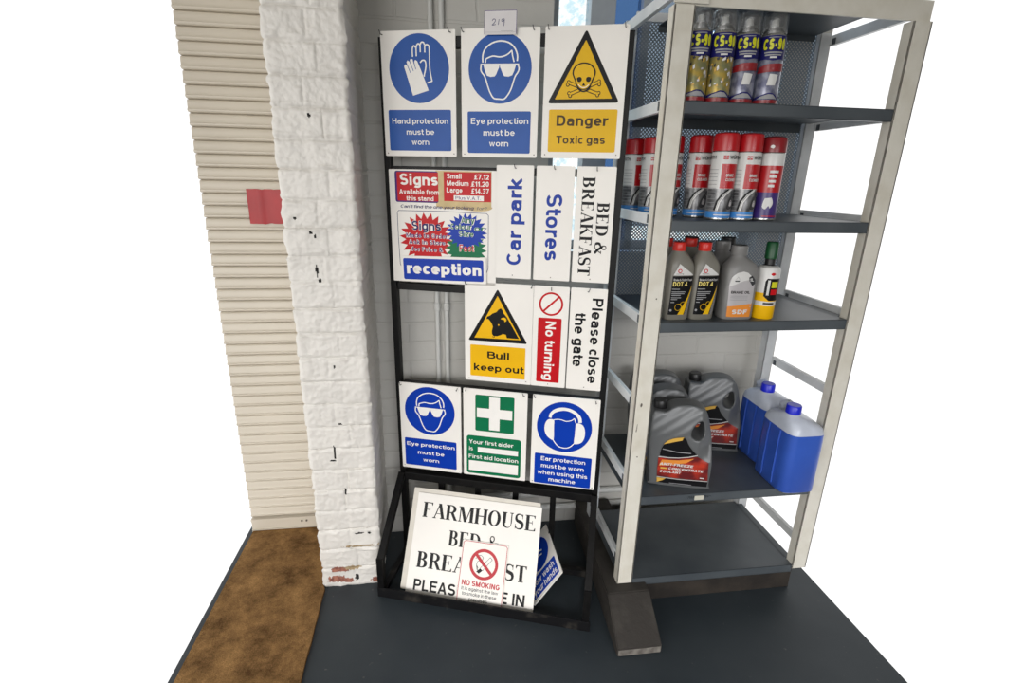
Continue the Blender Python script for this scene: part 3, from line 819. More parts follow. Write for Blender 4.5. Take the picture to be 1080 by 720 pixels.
def rivets(r, fn, pts):
    for x, y in pts:
        a = Art(); a.circle(x, y, 1.6, 'bolt_grey', 8); a.build('fixing_hole', r, fn)

G1 = 'signs on the top row of the stand'; G2 = 'signs on the second row of the stand'; G3 = 'signs on the third row of the stand'; G4 = 'signs on the bottom row of the stand'

def face_goggles(a, dx=0, dy=0, s=1.0, wide=1.0, m='p_white'):
    q = lambda P: [(100 + (x - 100) * s * wide + dx, 90 + (y - 90) * s + dy) for x, y in P]
    a.spline(q([(56, 76), (56, 60), (62, 46), (78, 34), (100, 29), (122, 33), (137, 45), (144, 60), (144, 74)]), 3.6, m)
    a.line(q([(63, 77), (64, 68)] ) , 3.2, m)
    a.spline(q([(64, 68), (74, 64), (84, 62), (99, 64), (112, 62), (122, 57), (130, 50)]), 3.2, m)
    a.line(q([(130, 50), (132, 62), (136, 76)]), 3.2, m)
    a.spline(q([(52, 80), (51, 92), (54, 99), (60, 106), (65, 117), (70, 132), (76, 146), (85, 158), (98, 160), (112, 160), (122, 150), (130, 136), (136, 118), (140, 108), (147, 98), (149, 90), (146, 82)]), 3.4, m)
    a.line(q([(50, 80), (149, 81)]), 2.6, m)
    for sx in (1, -1):
        o = 0 if sx > 0 else 199
        a.poly(q([(o + sx * 57, 80), (o + sx * 99.5, 80), (o + sx * 98, 88), (o + sx * 95.5, 93), (o + sx * 91, 103), (o + sx * 87, 108), (o + sx * 76, 109), (o + sx * 67, 106), (o + sx * 62, 96)]), m)

def mandatory(name, label, x, zt, grp, lines, pic, blue, circ, panel, h=.3, lab_w=.15):
    r, fn = sign(name, label, x, zt, .2, h, grp)
    a = Art(); a.circle(circ[0], circ[1], circ[2], blue); pic(a); a.build('pictogram', r, fn)
    a = Art(); a.rect(*panel, blue, r=4)
    for s, x0, x1, b, c in lines: a.text(s, x0, x1, b, c, 'p_white', w=lab_w)
    a.build('message_panel', r, fn)
    rivets(r, fn, ((7, h * 1000 - 7), (193, h * 1000 - 7)))
    return r

def gloves(a):
    W = 'p_white'
    a.spline([(86, 60), (86, 42), (90, 35), (95, 39)], 3.4, W); a.line([(96, 59), (96, 40)], 3.2, W); a.spline([(96, 40), (99, 32), (104, 31), (107, 36)], 3.4, W); a.line([(107, 50), (107, 34)], 3.2, W)
    a.spline([(107, 34), (110, 28), (116, 28), (119, 34)], 3.4, W); a.line([(119, 51), (119, 35)], 3.2, W); a.spline([(119, 38), (123, 33), (129, 35), (131, 42), (131, 80), (133, 100), (137, 118)], 3.4, W); a.line([(137, 117), (124, 121)], 3.4, W)
    a.spline([(106, 74), (111, 69), (118, 69), (121, 77), (120, 88), (116, 103), (117, 106)], 3.4, W)
    a.poly([(62, 82), (65, 77), (70, 79), (77, 95), (69, 72), (72, 68), (77, 71), (86, 91), (78, 68), (81, 64), (86, 66), (93, 88), (90, 71), (93, 67), (98, 70), (107, 90), (127, 139), (84, 151)], W)
    for p in ([(71, 79), (79, 97)], [(78, 71), (87, 93)], [(87, 68), (94, 89)]): a.line(p, 1.6, 'p_blue_old')

Z1, Z2, Z3, Z4 = 1.6035, 1.2845, .968, .6395
mandatory('hand_protection_sign', 'blue and white hand protection sign, leftmost on the top row', 0, Z1, G1,
          [('Hand protection', 23, 178, 219, 14), ('must be', 62, 139, 246, 14), ('worn', 76, 124, 271, 14)], gloves, 'p_blue_old', (102, 88, 81), (13, 185, 186, 286))
mandatory('eye_protection_sign', 'blue and white eye protection sign in the middle of the top row', .2149, Z1, G1,
          [('Eye protection', 25, 176, 219, 14.5), ('must be', 58, 141, 247, 14.5), ('worn', 74, 125, 273, 14.5)], lambda a: face_goggles(a), 'p_blue_old', (100, 90, 81), (16, 189, 182, 290))
mandatory('eye_protection_sign', 'blue and white eye protection sign, leftmost on the bottom row', .0042, Z4, G4,
          [('Eye protection', 18, 178, 218, 13), ('must be', 54, 143, 246, 13), ('worn', 71, 125, 272, 13)], lambda a: face_goggles(a, 0, 0, 1.0), 'p_blue', (98, 91, 82), (11, 191, 184, 289), lab_w=.155)

def ear(a):
    W = 'p_white'
    pts = smooth([(50, 70), (54, 55), (68, 41), (90, 34), (113, 36), (132, 45), (146, 60), (150, 78)]); inn = smooth([(58, 72), (62, 59), (74, 50), (94, 44), (112, 46), (127, 54), (137, 66), (140, 80)])
    a.group([[pts[i], pts[i + 1], inn[i + 1], inn[i]] for i in range(len(pts) - 1)], W, .00008)
    a.blob([(66, 78), (67, 100), (68, 140), (60, 143), (46, 131), (39, 112), (41, 90), (50, 77)], W)
    a.blob([(133, 84), (132, 110), (130, 147), (142, 149), (155, 140), (161, 118), (158, 94), (147, 82)], W)
    a.spline([(66, 80), (66, 77), (78, 74), (90, 75), (103, 78), (118, 74), (127, 66)], 2.6, W); a.line([(127, 66), (130, 76), (134, 84)], 2.6, W)
    a.spline([(66, 143), (74, 155), (85, 165), (104, 168), (119, 162), (132, 147)], 3.0, W); a.line([(66, 82), (67, 145)], 2, W); a.line([(133, 84), (131, 148)], 2, W)
mandatory('ear_protection_sign', 'blue and white ear protection sign, rightmost on the bottom row', .4277, Z4, G4,
          [('Ear protection', 32, 168, 218, 14), ('must be worn', 33, 165, 242, 14), ('when using this', 23, 177, 266, 14), ('machine', 58, 141, 289, 14)], ear, 'p_blue', (98, 99, 83), (12, 194, 187, 299), h=.302, lab_w=.155)

def first_aid():
    r, fn = sign('first_aid_sign', 'green and white first aider sign in the middle of the bottom row', .2121, Z4, .2, .3, G4)
    a = Art(); a.rect(38, 18, 160, 140, 'p_green', r=5); a.rect(82, 23, 115, 134, 'p_white'); a.rect(43, 62, 154, 94, 'p_white'); a.build('pictogram', r, fn)
    a = Art(); a.rect(10, 158, 184, 293, 'p_green', r=9)
    a.text('Your first aider', 18, 159, 187, 14, 'p_white', w=.155); a.text('is', 18, 30, 211, 14, 'p_white', w=.155); a.rect(46, 197, 175, 215, 'p_white'); a.text('First aid location', 17, 176, 239, 14, 'p_white', w=.155); a.rect(17, 247, 176, 282, 'p_white')
    a.build('message_panel', r, fn)
first_aid()

def danger():
    r, fn = sign('toxic_gas_sign', 'yellow danger toxic gas sign with skull, rightmost on the top row', .4273, Z1, .2, .3, G1)
    a = Art()
    tri = lambda A, L, Rr, rr, m: a.poly(round_poly([A, Rr, L], rr), m)
    tri((99, 8), (11, 171), (188, 170), 5, 'p_black'); tri((99, 31), (29, 161.5), (170, 160.5), 1.5, 'p_yellow_old')
    K = 'p_black'
    for p in ([(64, 125), (135, 150)], [(134, 124), (66, 150)]): a.line(p, 9, K)
    for x, y in ((62, 123), (60, 129), (136, 122), (137, 129), (137, 148), (134, 153), (64, 148), (67, 154)): a.circle(x, y, 4.6, K, 16)
    for p in ([(64, 125), (135, 150)], [(134, 124), (66, 150)]): a.line(p, 5.2, 'p_yellow_old')
    for x, y in ((62, 123), (60, 129), (136, 122), (137, 129), (137, 148), (134, 153), (64, 148), (67, 154)): a.circle(x, y, 2.6, 'p_yellow_old', 14)
    a.blob([(70, 104), (74, 90), (86, 82), (98, 80), (112, 83), (123, 92), (127, 104), (122, 118), (117, 131), (113, 141), (99, 146), (87, 141), (81, 131), (76, 118)], K)
    a.blob([(73.5, 104), (77, 92), (87, 85), (98, 83), (111, 86), (120, 94), (123.5, 104), (119, 117), (114, 130), (110, 138), (99, 142.5), (90, 138), (84, 130), (79, 117)], 'p_yellow_old')
    a.blob([(82, 114), (90, 112), (94, 117), (91, 123), (84, 122)], K); a.blob([(104, 117), (108, 112), (116, 114), (114, 122), (107, 123)], K); a.poly([(99, 124), (103, 132), (95, 132)], K)
    a.spline([(83, 131), (90, 138), (99, 140), (108, 138), (115, 131)], 2.4, K); a.spline([(86, 129), (92, 134), (99, 136), (106, 134), (112, 129)], 1.6, 'p_white')
    a.build('pictogram', r, fn)
    a = Art(); a.rect(16, 185, 186, 285, 'p_yellow_old', r=4); a.text('Danger', 36, 163, 223, 25, 'p_brown', w=.19); a.text('Toxic gas', 37, 160, 265, 19, 'p_brown', w=.175); a.build('message_panel', r, fn)
    rivets(r, fn, ((9, 292), (190, 291)))
def round_poly(P, rr, n=4):
    out = []
    for i in range(len(P)):
        a = Vector(P[i - 1]); b = Vector(P[i]); c = Vector(P[(i + 1) % len(P)])
        d0 = (a - b).normalized(); d1 = (c - b).normalized()
        p0 = b + d0 * rr * 1.7; p1 = b + d1 * rr * 1.7
        for k in range(n + 1):
            t = k / n; q = p0 * (1 - t) ** 2 + b * 2 * t * (1 - t) + p1 * t * t; out.append((q.x, q.y))
    return out
danger()

def bull():
    r, fn = sign('bull_warning_sign', 'yellow bull keep out sign with black bull head in a triangle', .2192, Z3, .2, .3, G3, roll=0)
    a = Art()
    a.poly(round_poly([(97, 16), (187, 174), (10, 174)], 4), 'p_black'); a.poly(round_poly([(97, 36), (167, 163), (29, 165)], 1), 'p_yellow')
    a.poly([(64, 107), (67, 99), (76, 95), (82, 89), (94, 84), (100, 76), (107, 72), (112, 78), (115, 86), (124, 96), (136, 116), (162, 160), (126, 160), (123, 150), (114, 148), (108, 152), (97, 156), (88, 156), (82, 152), (81, 142), (84, 128), (80, 118), (74, 110), (70, 106)], 'p_black')
    a.blob([(107, 104), (113, 99), (121, 100), (124, 107), (119, 112), (117, 106)], 'p_yellow', 3); a.circle(101, 122, 2.4, 'p_yellow', 10); a.ring(87, 158, 2, 3.4, 'p_black', 14)
    a.build('pictogram', r, fn)
    a = Art(); a.rect(16, 187, 182, 285, 'p_yellow', r=3); a.text('Bull', 68, 134, 227, 22, 'p_black', w=.18); a.text('keep out', 27, 177, 267, 22, 'p_black', w=.18); a.build('message_panel', r, fn)
    rivets(r, fn, ((12, 294), (186, 291)))
bull()

def narrow(name, label, x, zt, grp): return sign(name, label, x, zt, .1, .3, grp)
# text turned: deg=-90 reads upwards, deg=90 reads downwards
r, fn = narrow('car_park_sign', 'white upright car park sign with blue lettering reading upwards', .3095, Z2, G2)
a = Art(); a.text('Car park', 0, 229, 0, 39, 'p_text_blue', w=.185, rot=(70, 262, -90)); a.build('lettering', r, fn)
rivets(r, fn, ((48, 291),))
r, fn = narrow('stores_sign', 'white upright stores sign with blue lettering reading downwards', .4167, Z2, G2)
a = Art(); a.text('Stores', 0, 174, 0, 42, 'p_text_blue', w=.185, rot=(29, 71, 90)); a.build('lettering', r, fn)
rivets(r, fn, ((48, 292),))
r, fn = narrow('bed_and_breakfast_sign', 'white upright bed and breakfast sign with black serif lettering', .5226, Z2, G2)
a = Art(); a.text('BREAKFAST', 0, 256, 0, 32, 'p_black', rot=(16, 26, 90), style='roman'); a.text('BED &', 0, 134, 0, 31, 'p_black', rot=(57, 89, 90), style='roman'); a.build('lettering', r, fn)
rivets(r, fn, ((50, 291),))
r, fn = narrow('no_turning_sign', 'narrow red and white no turning sign with a barred circle', .42, Z3, G3)
a = Art(); a.ring(50, 50.5, 28.5, 34, 'p_red', 40); a.line([(72, 29), (28, 73)], 5.5, 'p_red'); a.build('pictogram', r, fn)
a = Art(); a.rect(15, 91, 82, 286, 'p_red', r=3); a.text('No turning', 0, 178, 0, 29, 'p_white', w=.185, rot=(37, 101, 90)); a.build('message_panel', r, fn)
rivets(r, fn, ((50, 292),))
r, fn = narrow('close_gate_sign', 'white please close the gate sign with black lettering reading downwards', .5238, Z3, G3)
a = Art(); a.text('Please close', 0, 250, 0, 30, 'p_black', w=.18, rot=(60, 27, 90)); a.text('the gate', 0, 158, 0, 30, 'p_black', w=.18, rot=(15, 71, 90)); a.build('lettering', r, fn)
rivets(r, fn, ((52, 292),))

# price poster
def poster():
    r, fn = sign('price_list_sign', 'signs available from this stand price list with red starbursts', .005, 1.2695, .305, .310, G2)
    a = Art()
    dx, dy = -5, -15
    def T(s, x0, x1, b, c, m, **k): a.text(s, x0 + dx, x1 + dx, b + dy, c, m, **k)
    def RC(x0, y0, x1, y1, m, rr=0): a.rect(x0 + dx, y0 + dy, x1 + dx, y1 + dy, m, r=rr)
    RC(140, 17, 296, 112, 'p_tan'); a.blob([(160 + dx, 110 + dy), (200 + dx, 108 + dy), (292 + dx, 108 + dy), (288 + dx, 118 + dy), (250 + dx, 121 + dy), (200 + dx, 116 + dy), (162 + dx, 117 + dy)], 'p_tan')
    RC(22, 19, 147, 102, 'p_purple', 6); RC(28, 22, 147, 98, 'p_red', 3)
    T('Signs', 37, 146, 56, 30, 'p_white', w=.2); T('Available from', 34, 149, 80, 13, 'p_white', w=.17); T('this stand', 54, 133, 97, 12, 'p_white', w=.17)
    RC(163, 20, 295, 96, 'p_red')
    T('Small', 172, 213, 37, 13, 'p_white', w=.18); T('£7.12', 249, 289, 38, 13, 'p_white', w=.18); T('Medium', 172, 233, 55, 13, 'p_white', w=.18); T('£11.20', 241, 289, 56, 13, 'p_white', w=.18); T('Large', 171, 215, 73, 13, 'p_white', w=.18); T('£14.37', 241, 289, 74, 13, 'p_white', w=.18)
    RC(191, 80, 275, 93.5, 'p_white'); T('Plus V.A.T.', 196, 267, 91, 8.5, 'p_purple', w=.13)
    T("Can't find the one your looking", 36, 246, 117, 8.5, 'p_navy', w=.13, skew=.15); T('for?', 255, 283, 117, 8.5, 'ink_grey', w=.11, skew=.15)
    a.build('price_panel', r, fn)
    a = Art()
    def frame_line(p, m='p_navy'): a.line([(x + dx, y + dy) for x, y in p], 1.5, m)
    frame_line([(27, 275), (25, 200), (25, 130), (29, 125), (160, 124), (283, 126), (288, 131), (288, 275), (284, 288)]); frame_line([(27, 275), (33, 287)])
    def star(cx, cy, rx, ry, n, k, m, ymax, rot=0):
        P = []
        for i in range(2 * n):
            q = 1 if i % 2 == 0 else k; an = R(rot) + math.pi * i / n; P.append((cx + dx + rx * q * math.cos(an), min(cy + dy + ry * q * math.sin(an), ymax + dy)))
        a.poly(P, m)
    star(108, 200, 79, 72, 22, .76, 'p_red', 262, 4); star(224, 225, 60, 55, 20, .76, 'p_green', 262, 3); star(226, 176, 60, 50, 22, .76, 'p_blue', 240, 4)
    def T2(s, x0, x1, b, c, m, w=.17): T(s, x0 - .8, x1 + .8, b + .8, c + 1.6, 'p_white', w=w + .14); T(s, x0, x1, b, c, m, w=w)
    T2('Signs', 67, 152, 177, 25, 'p_navy', .18); T2('Made to Order', 49, 171, 198, 12, 'p_purple', .15); T2('Ask in Store', 57, 164, 216, 12, 'p_purple', .15); T2('for Price &', 65, 156, 236, 12, 'p_purple', .15)
    T2('Any', 211, 249, 153, 15, 'p_green', .16); T2('Colour', 181, 240, 170, 14, 'p_green', .16); T2('or', 249, 277, 173, 13, 'p_green', .16); T2('Size', 205, 246, 190, 15, 'p_green', .16); T2('Fast', 206, 247, 231, 19, 'p_red', .16)
    a.build('starburst_panel', r, fn)
poster()
r, fn = sign('reception_sign', 'blue and white reception sign over the lower part of the price list', .032, 1.0365, .252, .074, G2, mtx=ST @ Matrix.Translation((.1585, -.006, .9625)) @ Matrix.Rotation(R(-1.0), 4, 'Y'))
a = Art(); a.rect(7, 7, 244, 68, 'p_blue', r=5); a.text('reception', 17, 238, 51, 33, 'p_white', w=.235); a.build('message_panel', r, fn)

# hand-written ticket
def ticket():
    m = ST @ Matrix.Translation((.317, -.010, 1.586)) @ Matrix.Rotation(R(.6), 4, 'Y')
    r = thing('ticket_card', 'small white card handwritten 219 on top of the stand', 'card', matrix=m)
    board(r, .081, .052, .0006, 'paper', .0015, name='card')
    fn = lambda X, Y, L: ((X - 40.5) / 1000, -L, (52 - Y) / 1000)
    a = Art()
    for p in ([(.8, .8), (80.2, .8)], [(.8, .8), (.8, 51)], [(80.2, .8), (80.2, 51)]): a.line(p, 1.1, 'p_purple')
    a.line([(2, 46.5), (79, 47)], .5, 'p_grey'); a.line([(42, 44.5), (72, 44.5)], .5, 'ink_grey')
    a.spline([(20, 22), (23, 18.5), (27, 19), (28, 22), (25, 27), (20, 31), (24, 31), (29, 30)], 1.3, 'p_navy'); a.line([(37, 19), (35, 31)], 1.3, 'p_navy')
    a.spline([(50, 19), (46, 18.5), (43.5, 21), (44.5, 24), (48, 23.5), (50.5, 19.5)], 1.3, 'p_navy'); a.spline([(50.5, 19), (50, 26), (48.5, 34)], 1.3, 'p_navy')
    a.build('handwriting', r, fn)
ticket()

# signs leaning in the tray: x along the stand, y down the slope, measured in millimetres from LA
LU = Vector((.94966906, -.31325496, 0)); LV = Vector((-.15799551, -.47898187, -.86348931)); LN = Vector((-.27049231, -.82002908, .50436714)); LA = Vector((-.15364256, 1.49510086, .284))
def lean_matrix(x, y, lift, w, h, roll=0.0):
    """board with its top left corner at x, y (mm) on the slope"""
    o = LA + LU * (x + w / 2) / 1000 + LV * (y + h) / 1000 + LN * lift
    m = Matrix(((LU.x, -LN.x, -LV.x, o.x), (LU.y, -LN.y, -LV.y, o.y), (LU.z, -LN.z, -LV.z, o.z), (0, 0, 0, 1)))
    return m @ Matrix.Rotation(R(roll), 4, 'Y')
GL = 'signs leaning in the stand tray'
r, fn = sign('blank_sign_board', 'blank white board leaning directly behind the farmhouse sign', 0, 0, .415, .308, GL, mtx=lean_matrix(53, -3, -.0045, 415, 308), th=.004, bm_='board_edge')
r, fn = sign('farmhouse_sign', 'large white farmhouse bed and breakfast sign leaning in the tray', 0, 0, .403, .302, GL, mtx=lean_matrix(72, 10, 0, 403, 302, -.25), th=.004)
a = Art()
a.text('FARMHOUSE', 22, 389, 73, 46, 'p_black', style='roman'); a.text('BED &', 118, 279, 148, 45, 'p_black', style='roman'); a.text('BREAKFAST', 24, 374, 224, 47, 'p_black', style='roman'); a.text('PLEASE COME IN', 24, 375, 291, 33, 'p_black', w=.18)
a.build('lettering', r, fn)
r, fn = sign('no_smoking_sign', 'red and white no smoking sign leaning on the farmhouse sign', 0, 0, .145, .178, GL, mtx=lean_matrix(236.5, 133, .0045, 145, 178, .3))
a = Art()
for p in ([(8, 3), (137, 3), (142, 8), (142, 178)], [(8, 3), (3, 8), (3, 178)]): a.line(p, 1.8, 'p_red_soft')
a.build('border', r, fn)
a = Art(); K = 'p_black'
a.line([(92, 42), (64, 77)], 1.2, K); a.line([(99, 48), (72, 83)], 1.2, K); a.line([(92, 42), (99, 48)], 1.2, K); a.poly([(64, 77), (72, 83), (62, 93), (53, 88)], K); a.spline([(58, 78), (52, 68), (55, 58), (66, 54), (70, 46), (62, 40), (50, 42)], 1.3, K); a.spline([(46, 50), (56, 48), (61, 54)], 1.2, K); a.line([(56, 84), (52, 70)], 2.2, K)
a.ring(74, 65, 36, 45, 'p_red_soft', 48); a.line([(45, 36), (103, 94)], 9, 'p_red_soft'); a.build('pictogram', r, fn)
a = Art(); a.text('NO SMOKING', 12, 131, 131, 15, 'p_red_soft', w=.2); a.text('It is against the law', 13, 128, 145, 10, 'ink_dark' if 'ink_dark' in MATS else 'p_dark_grey', w=.13); a.text('to smoke in these', 17, 124, 159, 10, 'p_dark_grey', w=.13); a.text('premises', 40, 98, 173, 10, 'p_dark_grey', w=.13); a.build('lettering', r, fn)

def wash():
    C = Vector((.338, 1.221, .134)); bd = Vector((-.53580665, .0565092, -.84244759)).normalized(); sd = Vector((-.06081718, .99258326, .10526035)); sd = (sd - bd * sd.dot(bd)).normalized()
    X = -bd; Zz = sd; Y = Zz.cross(X)      # x along the lettering, z up the sign, y into the board
    w, h = .15, .2
    o = C - X * (w / 2)
    m = Matrix(((X.x, Y.x, Zz.x, o.x), (X.y, Y.y, Zz.y, o.y), (X.z, Y.z, Zz.z, o.z), (0, 0, 0, 1)))
    r, fn = sign('wash_hands_sign', 'blue wash hands sign tipped sideways behind the farmhouse sign', 0, 0, w, h, GL, mtx=m)
    a = Art(); a.circle(75, 64, 56, 'p_blue'); a.spline([(45, 70), (60, 60), (80, 58), (100, 66)], 5, 'p_white'); a.spline([(50, 84), (70, 74), (95, 78)], 5, 'p_white'); a.build('pictogram', r, fn)
    a = Art(); a.rect(10, 126, 140, 190, 'p_blue', r=3); a.text('Now wash', 16, 130, 154, 21, 'p_white', w=.17); a.text('your hands', 16, 134, 182, 21, 'p_white', w=.17); a.build('message_panel', r, fn)
wash()

# ================================================================== SHELVING
SX0, SX1, SY0, SY1 = .500, 1.118, 1.193, 1.557
LEV = {'top': 1.612, 'a': 1.425, 'b': 1.163, 'c': .910, 'd': .397, 'e': .114}
def shelving():
    r = thing('shelving_unit', 'white and grey steel shelving unit right of the sign stand', 'shelf', loc=(SX0, SY0, .085))
    O = Vector((SX0, SY0, .085))
    def part(name, bm, m, smooth=False):
        bmesh.ops.translate(bm, verts=bm.verts, vec=-O); return finish(name, bm, m, r, smooth)
    for x in (SX0, SX1 - .047):
        b = bmesh.new()
        box(b, x, x + .047, SY0, SY0 + .004, .10, 1.610, .001); box(b, x, x + .004, SY0, SY0 + .030, .10, 1.610, .001); box(b, x + .043, x + .047, SY0, SY0 + .03, .10, 1.610, .001)
        fp = part('front_post', b, 'post_cream')
        if x == SX0:
            for cx, cz, rx, rz in ((.519, .684, .0035, .007), (.512, .608, .002, .006), (.522, .528, .003, .003), (.529, .972, .0025, .003), (.513, .62, .0015, .012)):
                a = Art(); rr = random.Random(cz); a.blob([(rx * 1000 * math.cos(k * .9) * rr.uniform(.5, 1), rz * 1000 * math.sin(k * .9) * rr.uniform(.5, 1)) for k in range(7)], 'bolt_grey', 3)
                a.build('paint_chip', fp, lambda X, Y, L: Vector((cx + X / 1000, SY0 - L, cz - Y / 1000)) - O)
        b = bmesh.new(); box(b, x + .005, x + .036, 1.513, 1.516, .10, 1.66, .001); box(b, x + .005, x + .008, 1.513, 1.545, .10, 1.66, .001)
        part('rear_post', b, 'rear_grey')
    # end bars between front and rear post
    for z, n in ((1.640, 'end_bar'), (1.416, 'end_bar'), (1.164, 'end_bar'), (.912, 'end_bar'), (.682, 'end_bar'), (.442, 'end_bar'), (.172, 'end_bar')):
        for x in (SX0 + .002, SX1 - .014):
            b = bmesh.new(); y0 = SY0 + .028
            box(b, x, x + .012, y0, 1.512, z - .013, z + .013, .0012)
            part(n, b, 'bar_silver')
            k = bmesh.new(); box(k, x - .0015, x + .001, 1.487, 1.500, z - .012, z + .004, .0005); part('bracket_clip', k, 'shelf_grey')
            k = bmesh.new(); box(k, x - .0015, x + .001, y0 + .004, y0 + .014, z - .010, z + .010, .0005); part('bracket_clip', k, 'shelf_grey')
    for key, z in LEV.items():
        if key == 'top':
            b = bmesh.new(); box(b, SX0 + .10, SX1 - .05, SY0 + .012, 1.528, 1.655, 1.657, .0004); box(b, SX0 + .10, SX1 - .05, 1.526, 1.528, 1.640, 1.656, .0004); part('shelf_board', b, 'shelf_grey')
            b = bmesh.new(); box(b, SX0 + .004, SX1 - .004, SY0 + .004, SY0 + .010, 1.585 + .025, 1.652, .001); box(b, SX0 - .002, SX0 + .075, SY0 - .004, SY0 + .003, 1.612, 1.655, .001); part('top_rail', b, 'post_cream'); continue
        dep = SY1 if key != 'd' else 1.60
        b = bmesh.new(); L = .027
        x0, x1 = SX0 + .048, SX1 - .048
        box(b, x0, x1, SY0 + .001, dep - .03, z - .002, z, .0004)
        box(b, x0, x1, SY0 + .001, SY0 + .0035, z - L, z, .0008); box(b, x0, x1, SY0 + .001, SY0 + .016, z - L, z - L + .002, .0004)
        box(b, x0, x1, dep - .032, dep - .03, z - L, z + .0, .0004)
        box(b, x0 - .038, x0 + .003, SY0 + .036, dep - .045, z - .002, z, .0004); box(b, x1 - .003, x1 + .02, SY0 + .036, dep - .045, z - .002, z, .0004)
        s = part('shelf_board', b, 'shelf_grey')
        if key == 'd':
            k = bmesh.new(); box(k, .709, .737, SY0 - .0004, SY0 + .0008, z - .021, z - .007, .0003); bmesh.ops.translate(k, verts=k.verts, vec=-O); finish('price_sticker', k, 'shelf_label', s)
            a = Art(); a.spline([(0, 12), (4, 4), (7, 12), (10, 5), (13, 12), (17, 6), (19, 11)], 1.0, 'p_black'); a.spline([(48, 11), (51, 5), (55, 6), (54, 12), (59, 5), (61, 11), (65, 6), (72, 9)], 1.0, 'p_black')
            a.build('marker_writing', s, lambda X, Y, Lf: Vector((.689 + X / 1000, SY0 + .0008 - Lf, z - .003 - Y / 1000)) - O)
    # perforated back panel, shelf a to shelf c and up
    b = bmesh.new(); box(b, SX0 + .036, SX1 - .036, 1.530, 1.5312, .905, 1.672); part('back_panel', b, 'perforated_steel')
    b = bmesh.new(); box(b, SX0 + .036, SX1 - .036, 1.524, 1.533, 1.664, 1.686, .001); part('back_rail', b, 'rear_grey')
    b = bmesh.new(); box(b, SX0 + .06, SX1 - .02, SY0 + .03, SY0 + .055, .0, .086, .002); part('plinth', b, 'plinth_wood')
shelving()

# timber bearer under the shelving's left end
def bearer():
    o = Vector((.485, 1.05, 0))
    b = bmesh.new()
    side = [(1.035, 0), (1.035, .026), (1.160, .098), (1.62, .098), (1.62, 0)]
    xl = lambda y: .456 + (y - 1.04) * .045; wd = .128
    A = [b.verts.new((xl(y), y, z)) for y, z in side]; B = [b.verts.new((xl(y) + wd, y, z)) for y, z in side]
    b.faces.new(A); b.faces.new(list(reversed(B)))
    for i in range(5):
        j = (i + 1) % 5; f = b.faces.new((A[j], A[i], B[i], B[j])); f.material_index = 1 if i == 0 else 0
    bmesh.ops.bevel(b, geom=list(b.edges), offset=.003, segments=2, affect='EDGES')
    bmesh.ops.recalc_face_normals(b, faces=b.faces)
    tag(finish('timber_bearer', b, ['bearer_wood', 'bearer_end']), 'dark worn timber bearer with ramped end under the shelving post', 'timber')
bearer()

# ================================================================== GOODS ON THE SHELVES
def cyl_map(rad):
    return lambda X, Y, L: ((rad + L + .0002) * math.sin(X / 1000 / rad), -(rad + L + .0002) * math.cos(X / 1000 / rad), Y / 1000)
def up(P): return [(x, y) for x, y in P]
def art_text(a, s, x0, x1, base, cap, m, **k):     # for labels whose y runs upwards
    b = Art(); b.text(s, x0, x1, 0, cap, m, **k)
    a.z += .00012
    for pts, mi, z in b.items: a.items.append(([(x, base - y) for x, y in pts], a._mi(m), a.z + (z - .0003)))
    a.z = a.items[-1][2]

